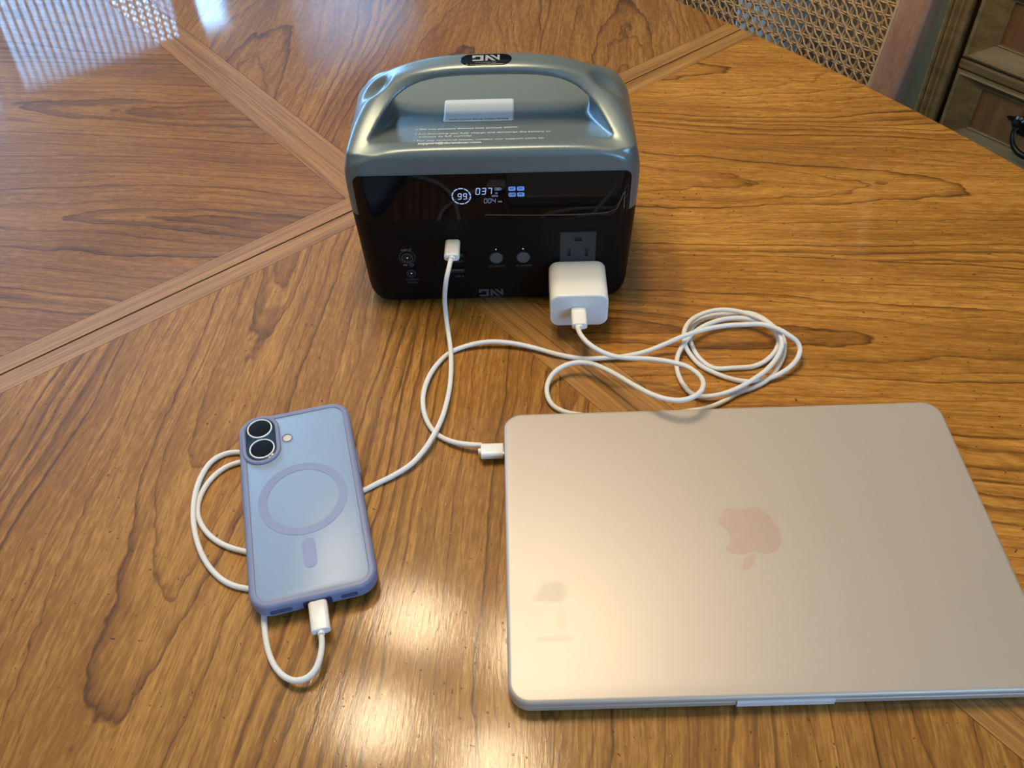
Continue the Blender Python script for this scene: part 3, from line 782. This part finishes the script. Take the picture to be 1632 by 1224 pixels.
# badge on the handle, sticker and printed notes, all laid on the shell
def conform(me_, off, zfrom):
    for v in me_.vertices:
        hit = bvh.ray_cast(Vector((v.co.x, v.co.y, zfrom)), Vector((0, 0, -1)))
        if hit[0] is not None: v.co.z = hit[0].z + off + v.co.z
    me_.update()
def grid_patch(x0, x1, y0, y1, nx, ny, th, r=0.0):
    vs, fs = [], []
    for j in range(ny + 1):
        for i in range(nx + 1):
            vs.append([x0 + (x1 - x0) * i / nx, y0 + (y1 - y0) * j / ny, th])
    if r > 0:
        for v in vs:
            for sx in (-1, 1):
                for sy in (-1, 1):
                    cx, cy = (x0 + r if sx < 0 else x1 - r), (y0 + r if sy < 0 else y1 - r)
                    dx, dy = (v[0] - cx) * sx, (v[1] - cy) * sy
                    if dx > 0 and dy > 0:
                        L = math.hypot(dx, dy); m_ = max(dx, dy)
                        v[0] = cx + sx * dx * m_ / L; v[1] = cy + sy * dy * m_ / L
    n1 = (nx + 1) * (ny + 1); vs += [[v[0], v[1], 0] for v in vs]
    for j in range(ny):
        for i in range(nx):
            a = j * (nx + 1) + i; q = (a, a + 1, a + nx + 2, a + nx + 1)
            fs += [q, tuple(n1 + t_ for t_ in reversed(q))]
    per = [i for i in range(nx)] + [j * (nx + 1) + nx for j in range(ny)] + [ny * (nx + 1) + i for i in range(nx, 0, -1)] + [j * (nx + 1) for j in range(ny, 0, -1)]
    for a, b in zip(per, per[1:] + per[:1]): fs.append((b, a, n1 + a, n1 + b))
    return mesh_from(vs, fs)
sk = grid_patch(-.0354, .0162, .0510, .0800, 30, 30, .00022, .002); conform(sk, .00005, .1545)
st = link('setup_sticker', sk, m_paper, shell); st['label'] = 'pale blue-white rectangular paper sticker in the handle valley'
def printed(s, size, x, y, mat, name, align='LEFT', bold=.00002, sx=1.15, dens=None):
    t_ = text_mesh(s, size, .00003, align, bold, sx)
    bm = bmesh.new(); bm.from_mesh(t_); bmesh.ops.triangulate(bm, faces=bm.faces[:]); bm.to_mesh(t_); bm.free()
    t_.transform(T(x, y, 0)); conform(t_, .00035 if mat is m_hole else .00015, .1545)
    return link(name, t_, mat, shell, None, False)
printed('View Quick Setup Video Guide', .0040, -.0097, .0542, m_hole, 'sticker_text', 'CENTER', .00004, .86)
for s, x, y, sz in (('• Do not connect devices that exceed 300W.', -.0540, .0378, .0040), ('• For first-time use, fully charge and discharge the battery to', -.0540, .0288, .0040),
                    ('   activate its full capacity.', -.0540, .0236, .0040), ('• For any technical issues, contact our support team at:', -.0540, .0158, .0040), ('   support@daranener.com', -.0540, .0110, .0043)):
    printed(s, sz, x, y, m_inkw, 'printed_note', 'LEFT', .00003 if 'support@' not in s else .0001, .985 if 'battery' in s else (1.02 if 'contact our' in s else 1.0))
bg_ = grid_patch(-.0205, .0158, YC - .0086, YC + .0060, 44, 14, .00025, .0072); conform(bg_, .00005, .190)
badge = link('handle_badge', bg_, m_gloss, shell)
lg = logo_mesh(.0192, .0080); bm = bmesh.new(); bm.from_mesh(lg)
bmesh.ops.subdivide_edges(bm, edges=bm.edges[:], cuts=3, use_grid_fill=True); bmesh.ops.triangulate(bm, faces=bm.faces[:]); bm.to_mesh(lg); bm.free()
lg.transform(T(-.0023, YC - .0005, 0)); conform(lg, .00045, .190)
link('badge_logo', lg, m_silver, badge, None, False)
bt = text_mesh('DARANENER', .0019, .00003, sx=1.35); bt.transform(T(-.0023, YC - .0066, 0)); conform(bt, .00045, .190)
link('badge_text', bt, m_ink, badge, None, False)

# ------------------------------------------------------------------ wall charger in the lower outlet
k = NT('white_plastic'); k.p(Base_Color=(0.82, 0.81, 0.77), Roughness=0.30, Specular_IOR_Level=0.5, Subsurface_Weight=0.08, Subsurface_Scale=0.004)
nzz = k.noise(k.n('ShaderNodeTexCoord').outputs['Object'], 40, 2); k.p(Roughness=k.math('MULTIPLY_ADD', nzz, .1, .25)); m_wplastic = k.m
m_wface = plain('white_matte_plastic', (0.72, 0.72, 0.71), 0.42, var=0.02)
CHM = SM @ T(.0617, -.0011, .0277) @ R(PI / 2, 'X')       # local: z towards the camera
chg = thing('wall_charger', 'white cube wall charger plugged into the black power station', 'charger', CHM)
mb = MB(); rloft(mb, .0430, .0300, .0075, edge_prof(.0, .0398, .0012, .0013), 8); mb.build('charger_body', m_wplastic, chg)
mb = MB(); rloft(mb, .0398, .0268, .0062, [(0, .0397), (0, .0399), (.0003, .04)], 8); f_ = mb.build('charger_face', m_wface, chg)
for x in (-.00635, .00635):
    MB().box(x - .0007, x + .0007, -.003, .003, -.0006, .0004).build('prong', m_chrome, chg, None, False)

# ------------------------------------------------------------------ laptop
k = NT('blush_aluminium'); tcv = k.n('ShaderNodeTexCoord').outputs['Object']
sm = k.noise(tcv, 14, 3, 0.6); gr = k.noise(tcv, 2600, 2)
sp_ = k.n('ShaderNodeSeparateXYZ', {0: tcv}).outputs
def spot(cx, cy, rx, ry, st_):
    a = k.math('DIVIDE', k.math('SUBTRACT', sp_[0], cx), rx); b = k.math('DIVIDE', k.math('SUBTRACT', sp_[1], cy), ry)
    d_ = k.math('ADD', k.math('ADD', k.math('MULTIPLY', a, a), k.math('MULTIPLY', b, b)), k.math('MULTIPLY_ADD', k.noise(tcv, 150, 2), 1.6, -.8))
    return k.math('MULTIPLY', k.n('ShaderNodeMapRange', {0: d_, 1: .55, 2: 1.2, 3: 1.0, 4: 0.0}).outputs[0], st_)
smud = k.math('MAXIMUM', spot(-.1215, -.036, .0085, .008, .6), k.math('MAXIMUM', spot(-.129, -.040, .005, .003, .5), k.math('MAXIMUM', spot(-.122, -.066, .011, .002, .35), spot(-.118, -.053, .003, .007, .25))))
colr = k.mix(smud, (0.53, 0.46, 0.385), (0.475, 0.412, 0.33))
k.p(Base_Color=colr, Metallic=0.32, Roughness=k.math('ADD', k.math('MULTIPLY_ADD', sm, .06, .43), k.math('MULTIPLY', smud, .06)), Normal=k.n('ShaderNodeBump', {'Height': gr, 'Strength': 0.08, 'Distance': 0.0001}).outputs[0])
m_alu = k.m
m_logo = plain('logo_polish', (0.535, 0.405, 0.338), 0.42, 0.4, var=0.02)
m_notch = plain('notch_sheen', (0.78, 0.80, 0.86), 0.35, 0.2, var=0.02)  # pale blue colour stands in for daylight reflected in the notch
m_rub = plain('grey_rubber', (0.06, 0.06, 0.06), 0.8)
LM = T(.141119, .310849, TZ) @ R(-.011032, 'Z')
lap = thing('laptop', 'closed pale pink-gold laptop with fruit emblem on its lid', 'laptop', LM)
LW, LD = .2975, .2064
mb = MB(); rloft(mb, LW, LD, .0125, edge_prof(.0008, .0078, .0035, .0008), 10); base = mb.build('base', m_alu, lap)
mb = MB(); rloft(mb, LW - .0016, LD - .0016, .0118, [(0, .0077), (0, .0087)], 10); mb.build('lid_gap', m_hole, lap)
mb = MB(); rloft(mb, LW, LD, .0125, edge_prof(.0084, .0127, .0006, .0024, 8), 10); lid = mb.build('lid', m_alu, lap)
mb = MB()
mb.loft([[Vector((x, -LD / 2 + .0001, .0031)), Vector((x, -LD / 2 - .0010, .0040)), Vector((x, -LD / 2 - .0010, .0082)), Vector((x, -LD / 2 + .0001, .0087))] for x in (-.0262, -.0250, .0250, .0262)])
mb.build('opening_notch', m_notch, base, None, False)
MB().box(-LW / 2 - .0002, -LW / 2 + .001, .0705, .0815, .0034, .0070, .0008).build('charging_port', m_hole, base)
for sx in (-1, 1):
    for sy in (-1, 1):
        MB().lathe([(0, 0), (.007, 0), (.0075, .0004), (.0075, .0010), (0, .0010)], 20, T(sx * .125, sy * .082, 0)).build('rubber_foot', m_rub, base)
def svg(path):
    import re
    tok = re.findall(r'[a-zA-Z]|-?(?:\d+\.\d*|\.\d+|\d+)', path); i = 0; cmd = None; cur = np.zeros(2); polys = []; pts = []
    def num():
        nonlocal i
        v = float(tok[i]); i += 1; return v
    while i < len(tok):
        if tok[i].isalpha():
            cmd = tok[i]; i += 1
            if cmd in 'zZ':
                polys.append(pts); pts = []; continue
        if cmd == 'M': cur = np.array([num(), num()]); pts = [cur.copy()]
        else:
            c1, c2, e = [cur + np.array([num(), num()]) for _ in range(3)]
            for s in range(1, 9):
                t_ = s / 8; pts.append((1 - t_) ** 3 * cur + 3 * (1 - t_) ** 2 * t_ * c1 + 3 * (1 - t_) * t_ * t_ * c2 + t_ ** 3 * e)
            cur = e
    if pts: polys.append(pts)
    return polys
FRUIT = 'M12.152 6.896 c-.948 0 -2.415 -1.078 -3.96 -1.04 -2.04 .027 -3.91 1.183 -4.961 3.014 -2.117 3.675 -.546 9.103 1.519 12.09 1.013 1.454 2.208 3.09 3.792 3.039 1.52 -.065 2.09 -.987 3.935 -.987 1.831 0 2.35 .987 3.96 .948 1.637 -.026 2.676 -1.48 3.676 -2.948 1.156 -1.688 1.636 -3.325 1.662 -3.415 -.039 -.013 -3.182 -1.221 -3.22 -4.857 -.026 -3.04 2.48 -4.494 2.597 -4.559 -1.429 -2.09 -3.623 -2.324 -4.39 -2.376 -2 -.156 -3.675 1.09 -4.61 1.09 z M15.53 3.83 c.843 -1.012 1.4 -2.427 1.245 -3.83 -1.207 .052 -2.662 .805 -3.532 1.818 -.78 .896 -1.454 2.338 -1.273 3.714 1.338 .104 2.715 -.688 3.559 -1.701 z'
S_ = .001885
pol = [[(-(p[0] - 12) * S_, -.0257 + p[1] * S_) for p in q] for q in svg(FRUIT)]
em = link('emblem', plate(pol, .0126, .01274), m_logo, lid, None, False)

# ------------------------------------------------------------------ phone in a case
m_caseb = plain('case_periwinkle', (0.20, 0.23, 0.37), 0.42, spec=0.4, var=0.03, sss=0.1)
k = NT('frosted_back'); tcv = k.n('ShaderNodeTexCoord').outputs['Object']
n1 = k.noise(tcv, 40, 4, 0.6); wear = k.n('ShaderNodeMapRange', {0: n1, 1: .60, 2: .72, 3: 0.0, 4: 0.22}).outputs[0]
k.p(Base_Color=k.mix(wear, (0.265, 0.36, 0.515), (0.40, 0.48, 0.60)), Roughness=0.38, Specular_IOR_Level=0.5)
m_frost = k.m
m_ringp = plain('magnet_ring_print', (0.205, 0.265, 0.46), 0.42, var=0.02)
m_lens = plain('lens_glass', (0.003, 0.0035, 0.005), 0.06, spec=0.3)
m_lring = plain('lens_ring', (0.85, 0.86, 0.86), 0.4, 0.0)
m_cam = plain('camera_glass', (0.012, 0.035, 0.060), 0.12, coat=0.5, coat_rough=0.05)
m_flash = plain('flash_lens', (0.62, 0.60, 0.52), 0.25)
PM = T(-.13615, .350899, TZ) @ R(.221273, 'Z')
ph = thing('phone', 'smartphone lying face down in a frosted blue case', 'phone', PM)
PWD, PDP, PRR, PZB, PZT = .0755, .1515, .0128, .0037, .0150
mb = MB(); rloft(mb, PWD, PDP, PRR, edge_prof(PZB, PZT, .0030, .0026, 6) + [(.0042, PZT - .0001), (.0044, PZT - .0009), (.0052, PZT - .0009)], 10)
case = mb.build('case_frame', m_caseb, ph); case['label'] = 'periwinkle blue bumper frame'
mb = MB(); rloft(mb, PWD - .0088, PDP - .0088, PRR - .0044, [(0, PZT - .0012), (0, PZT - .0006), (.0003, PZT - .00045)], 10); bk = mb.build('frosted_back', m_frost, ph)
# raised lip round the cameras
out = rrect(.0256, .0424, .0120, 0, 10, 0, (-.0229, .0541)); 
mb = MB()
LPZ = PZT - .0008
lip = [(0, LPZ), (.0001, LPZ + .0014), (.0008, LPZ + .0021), (.0022, LPZ + .0021), (.0029, LPZ + .0014), (.0030, LPZ + .0002)]
mb.loft([rrect(.0256, .0424, .0124, z, 10, i, (-.0229, .0541)) for i, z in lip]); lp_ = mb.build('camera_lip', m_caseb, ph)
mb = MB(); rloft(mb, .0196, .0364, .0094, [(0, LPZ + .0001), (0, LPZ + .0006), (.0005, LPZ + .0009)], 10, (-.0229, .0545)); cmod = mb.build('camera_module', m_cam, ph)
for x, y in ((-.0230, .0638), (-.0225, .0456)):
    l_ = MB().lathe([(.0083, LPZ + .0006), (.0084, LPZ + .0019), (.0081, LPZ + .0022), (.0076, LPZ + .0021), (.0075, LPZ + .0014)], 40, T(x, y, 0)).build('lens_ring', m_lring, cmod)
    MB().lathe([(0, LPZ + .0018), (.0050, LPZ + .00175), (.0077, LPZ + .0015), (.0077, LPZ + .0008), (0, LPZ + .0008)], 36, T(x, y, 0)).build('lens', m_lens, cmod)
fl = MB().lathe([(.0034, PZT - .0008), (.0036, PZT - .0001), (.0032, PZT + .0001), (.0029, PZT - .0003)], 28, T(-.0056, .0517, 0), False).build('flash_rim', m_caseb, ph)
MB().lathe([(0, PZT - .0002), (.0020, PZT - .00025), (.0030, PZT - .0005)], 24, T(-.0056, .0517, 0)).build('flash', m_flash, fl)
ro = [(.0282 * math.cos(2 * PI * i / 96), -.0014 + .0282 * math.sin(2 * PI * i / 96)) for i in range(96)]
ri = [(.0228 * math.cos(2 * PI * i / 96), -.0014 + .0228 * math.sin(2 * PI * i / 96)) for i in range(96)]
link('magnet_ring', plate([ro, ri], PZT - .0005, PZT - .00025), m_ringp, bk, None, False)
link('magnet_bar', plate([[(v.x, v.y) for v in rrect(.0082, .0212, .0040, 0, 8, 0, (0, -.0436))]], PZT - .0005, PZT - .00025), m_ringp, bk, None, False)
yb = -PDP / 2
for x, w_ in ((-.0205, .0130), (.0195, .0100)):
    mb = MB(); rloft(mb, w_, .0034, .0016, [(0, 0), (0, .0006)], 6, mat=T(x, yb + .0003, .0094) @ R(PI / 2, 'X')); mb.build('speaker_slot', plain('slot_blue', (0.05, 0.075, 0.17), 0.6) if x < 0 else bpy.data.materials['slot_blue'], case)
mb = MB(); rloft(mb, .0170, .0072, .0020, [(0, 0), (0, .0006)], 6, mat=T(.0008, yb + .0003, .0094) @ R(PI / 2, 'X')); mb.build('port_cutout', plain('cutout_dark', (0.018, 0.028, 0.075), 0.5), case)
MB().box(PWD / 2 - .0002, PWD / 2 + .0008, .012, .034, .0070, .0112, .0006).build('side_button', m_caseb, case)
for y0_, y1_ in ((.018, .030), (.002, .014)):
    MB().box(-PWD / 2 - .0008, -PWD / 2 + .0002, y0_, y1_, .0070, .0112, .0006).build('volume_button', m_caseb, case)

# ------------------------------------------------------------------ cables
k = NT('woven_white_cord'); 
tcv = k.n('ShaderNodeTexCoord').outputs['Object']
wv = k.noise(tcv, 2600, 1)
k.p(Base_Color=(0.76, 0.75, 0.71), Roughness=0.6, Normal=k.n('ShaderNodeBump', {'Height': wv, 'Strength': 0.35, 'Distance': 0.0002}).outputs[0])
m_cord = k.m
m_metal = plain('plug_metal', (0.6, 0.6, 0.6), 0.3, 1.0)
CABLE_R = 0.00178
CABLE1 = [(-0.0404,0.5285,0.0625),(-0.0423,0.5187,0.0600),(-0.0445,0.5133,0.0540),(-0.0464,0.5117,0.0440),(-0.0477,0.5126,0.0310),(-0.0476,0.5098,0.0190),(-0.0465,0.5015,0.0105),(-0.0449,0.4883,0.0068),(-0.0442,0.4718,0.0055),(-0.0448,0.4516,0.0048),(-0.0472,0.4336,0.0046),(-0.0503,0.4183,0.0055),(-0.0542,0.4065,0.0062),(-0.0608,0.3934,0.0050),(-0.0697,0.3818,0.0038),(-0.0819,0.3733,0.0026),(-0.0920,0.3680,0.0020),(-0.0988,0.3638,0.0019),(-0.1138,0.3570,0.0019),(-0.1302,0.3405,0.0019),(-0.1439,0.3231,0.0019),(-0.1566,0.3163,0.0019),(-0.1708,0.3193,0.0019),(-0.1834,0.3240,0.0019),(-0.1949,0.3320,0.0019),(-0.2035,0.3430,0.0019),(-0.2074,0.3540,0.0019),(-0.2071,0.3665,0.0019),(-0.2028,0.3783,0.0019),(-0.1959,0.3864,0.0019),(-0.1870,0.3908,0.0018),(-0.1707,0.3927,0.0019),(-0.1482,0.3846,0.0019),(-0.1244,0.3600,0.0018),(-0.1136,0.3349,0.0019),(-0.1188,0.3096,0.0019),(-0.1362,0.2950,0.0019),(-0.1508,0.2913,0.0018),(-0.1655,0.2928,0.0019),(-0.1777,0.2973,0.0019),(-0.1891,0.3070,0.0019),(-0.1973,0.3184,0.0030),(-0.2039,0.3328,0.0042),(-0.2083,0.3482,0.0045),(-0.2103,0.3650,0.0042),(-0.2095,0.3802,0.0032),(-0.2055,0.3925,0.0022),(-0.1982,0.3985,0.0019),(-0.1881,0.3996,0.0019),(-0.1753,0.3951,0.0019),(-0.1632,0.3774,0.0019),(-0.1569,0.3466,0.0019),(-0.1543,0.3090,0.0019),(-0.1525,0.2829,0.0019),(-0.1509,0.2704,0.0019),(-0.1479,0.2583,0.0018),(-0.1441,0.2482,0.0022),(-0.1386,0.2393,0.0035),(-0.1321,0.2331,0.0050),(-0.1256,0.2305,0.0062),(-0.1196,0.2317,0.0070),(-0.1159,0.2357,0.0075),(-0.1138,0.2429,0.0080),(-0.1136,0.2514,0.0085),(-0.1152,0.2591,0.0088)]
CABLE2 = [(0.0490,0.4839,0.0290),(0.0502,0.4761,0.0288),(0.0542,0.4687,0.0275),(0.0617,0.4620,0.0255),(0.0716,0.4574,0.0235),(0.0827,0.4558,0.0220),(0.0980,0.4535,0.0225),(0.1106,0.4493,0.0235),(0.1215,0.4434,0.0245),(0.1278,0.4349,0.0260),(0.1304,0.4256,0.0275),(0.1284,0.4171,0.0285),(0.1225,0.4106,0.0290),(0.1137,0.4078,0.0285),(0.1045,0.4098,0.0275),(0.0949,0.4160,0.0260),(0.0846,0.4275,0.0230),(0.0746,0.4410,0.0195),(0.0649,0.4535,0.0155),(0.0559,0.4617,0.0125),(0.0466,0.4645,0.0105),(0.0379,0.4629,0.0090),(0.0298,0.4572,0.0072),(0.0251,0.4472,0.0055),(0.0251,0.4382,0.0040),(0.0282,0.4307,0.0028),(0.0350,0.4254,0.0020),(0.0492,0.4209,0.0019),(0.0710,0.4186,0.0019),(0.0973,0.4190,0.0019),(0.1217,0.4207,0.0019),(0.1367,0.4234,0.0019),(0.1490,0.4289,0.0019),(0.1609,0.4364,0.0019),(0.1722,0.4408,0.0019),(0.1833,0.4471,0.0022),(0.1939,0.4588,0.0030),(0.2014,0.4719,0.0035),(0.2041,0.4820,0.0040),(0.2034,0.4925,0.0045),(0.1985,0.5027,0.0045),(0.1926,0.5111,0.0045),(0.1842,0.5166,0.0045),(0.1686,0.5165,0.0045),(0.1543,0.5148,0.0045),(0.1429,0.5084,0.0045),(0.1369,0.5005,0.0040),(0.1352,0.4918,0.0030),(0.1361,0.4828,0.0022),(0.1395,0.4716,0.0019),(0.1478,0.4619,0.0019),(0.1616,0.4611,0.0019),(0.1767,0.4620,0.0019),(0.1876,0.4672,0.0025),(0.1965,0.4764,0.0040),(0.1995,0.4838,0.0060),(0.1977,0.4903,0.0080),(0.1917,0.4989,0.0090),(0.1833,0.5038,0.0095),(0.1735,0.5060,0.0095),(0.1606,0.5054,0.0090),(0.1469,0.5001,0.0085),(0.1363,0.4920,0.0080),(0.1297,0.4843,0.0070),(0.1251,0.4777,0.0055),(0.1219,0.4699,0.0040),(0.1207,0.4583,0.0030),(0.1229,0.4462,0.0025),(0.1277,0.4361,0.0030),(0.1342,0.4323,0.0040),(0.1459,0.4321,0.0055),(0.1576,0.4356,0.0065),(0.1700,0.4423,0.0075),(0.1832,0.4518,0.0085),(0.1938,0.4640,0.0100),(0.1985,0.4735,0.0120),(0.1984,0.4833,0.0135),(0.1939,0.4930,0.0135),(0.1880,0.5006,0.0130),(0.1808,0.5064,0.0125),(0.1733,0.5109,0.0120),(0.1600,0.5132,0.0120),(0.1466,0.5101,0.0115),(0.1361,0.5030,0.0110),(0.1301,0.4926,0.0095),(0.1298,0.4829,0.0060),(0.1329,0.4750,0.0030),(0.1384,0.4653,0.0019),(0.1469,0.4573,0.0019),(0.1579,0.4505,0.0019),(0.1687,0.4471,0.0019),(0.1792,0.4471,0.0019),(0.1892,0.4495,0.0035),(0.2007,0.4553,0.0060),(0.2087,0.4635,0.0080),(0.2115,0.4707,0.0100),(0.2096,0.4748,0.0130),(0.2034,0.4786,0.0165),(0.1952,0.4842,0.0185),(0.1854,0.4887,0.0185),(0.1731,0.4897,0.0180),(0.1607,0.4899,0.0175),(0.1481,0.4888,0.0165),(0.1352,0.4857,0.0155),(0.1251,0.4832,0.0135),(0.1144,0.4816,0.0090),(0.1003,0.4779,0.0058),(0.0862,0.4757,0.0042),(0.0723,0.4755,0.0032),(0.0537,0.4762,0.0025),(0.0354,0.4812,0.0028),(0.0171,0.4889,0.0035),(0.0007,0.4938,0.0045),(-0.0158,0.4956,0.0050),(-0.0310,0.4942,0.0036),(-0.0447,0.4890,0.0022),(-0.0534,0.4782,0.0028),(-0.0602,0.4626,0.0040),(-0.0636,0.4446,0.0048),(-0.0631,0.4304,0.0045),(-0.0601,0.4195,0.0034),(-0.0552,0.4110,0.0022),(-0.0489,0.4048,0.0025),(-0.0405,0.3992,0.0040),(-0.0310,0.3956,0.0055),(-0.0220,0.3941,0.0060)]

def catmull(P, step=.0022):
    P = [Vector(p) for p in P]; P = [P[0] * 2 - P[1]] + P + [P[-1] * 2 - P[-2]]; out = []
    for i in range(1, len(P) - 2):
        p0, p1, p2, p3 = P[i - 1:i + 3]; L = (p2 - p1).length; n_ = max(1, int(L / step))
        t0, t1 = 0, max(1e-6, (p1 - p0).length ** .5); t2 = t1 + max(1e-6, (p2 - p1).length ** .5); t3 = t2 + max(1e-6, (p3 - p2).length ** .5)
        for j in range(n_):
            t_ = t1 + (t2 - t1) * j / n_
            a1 = p0 * ((t1 - t_) / (t1 - t0)) + p1 * ((t_ - t0) / (t1 - t0)); a2 = p1 * ((t2 - t_) / (t2 - t1)) + p2 * ((t_ - t1) / (t2 - t1)); a3 = p2 * ((t3 - t_) / (t3 - t2)) + p3 * ((t_ - t2) / (t3 - t2))
            b1 = a1 * ((t2 - t_) / (t2 - t0)) + a2 * ((t_ - t0) / (t2 - t0)); b2 = a2 * ((t3 - t_) / (t3 - t1)) + a3 * ((t_ - t1) / (t3 - t1))
            out.append(b1 * ((t2 - t_) / (t2 - t1)) + b2 * ((t_ - t1) / (t2 - t1)))
    out.append(P[-2]); return out
def usb_plug(par, mw, length, name_label=None):
    """plug shell: local z points from the cord end into the socket, z=0 is the cord end"""
    mb = MB(); rloft(mb, .0112, .0062, .0026, edge_prof(0, length, .0006, .0004, 3), 6); p_ = mb.build('plug', m_wplastic, par, mw)
    mb = MB(); rloft(mb, .0082, .0024, .0011, [(0, length - .0004), (0, length + .0004)], 5); mb.build('connector_tip', m_metal, p_)
    MB().lathe([(.0021, -.0018), (.0023, -.0002), (.0023, .0008)], 14).build('strain_relief', m_wplastic, p_)
    return p_
def frame(pos, zdir, wide):
    z = Vector(zdir).normalized(); x = Vector(wide); x = (x - z * x.dot(z)).normalized(); y = z.cross(x)
    return Matrix(((x.x, y.x, z.x, pos[0]), (x.y, y.y, z.y, pos[1]), (x.z, y.z, z.z, pos[2]), (0, 0, 0, 1)))
def cable(label, P, ends):
    P = [(x, y, z + TZ + .00002) for x, y, z in P]
    org = Vector((P[0][0], P[0][1], TZ))
    t = thing('charging_cable', label, 'cable', Matrix.Translation(org), 'white woven charging cables')
    MB().tube([p - org for p in catmull(P)], CABLE_R, 12).build('cord', m_cord, t)
    for m_, L in ends: usb_plug(t, Matrix.Translation(-org) @ m_, L)
    return t
def dirv(Mx, v): return (Mx.to_3x3() @ Vector(v)).normalized()
p_st = SM @ Vector((-.0312, -.0188, .0622)); p_ch = SM @ Vector((.0611, -.0590, .0288))
p_ph = PM @ Vector((.0006, -.0953, .0094)); p_lp = LM @ Vector((-.1646, .0760, .0060))
cable('white woven cable from power station USB port to the blue phone', CABLE1,
      [(frame(p_st, dirv(SM, (0, 1, 0)), dirv(SM, (1, 0, 0))), .0182), (frame(p_ph, dirv(PM, (0, 1, 0)), dirv(PM, (1, 0, 0))), .0192)])
cable('white woven cable coiled behind the laptop, from wall charger to laptop port', CABLE2,
      [(frame(p_ch, dirv(SM, (0, 1, 0)), dirv(SM, (1, 0, 0))), .0178), (frame(p_lp, dirv(LM, (1, 0, 0)), dirv(LM, (0, 1, 0))), .0150)])
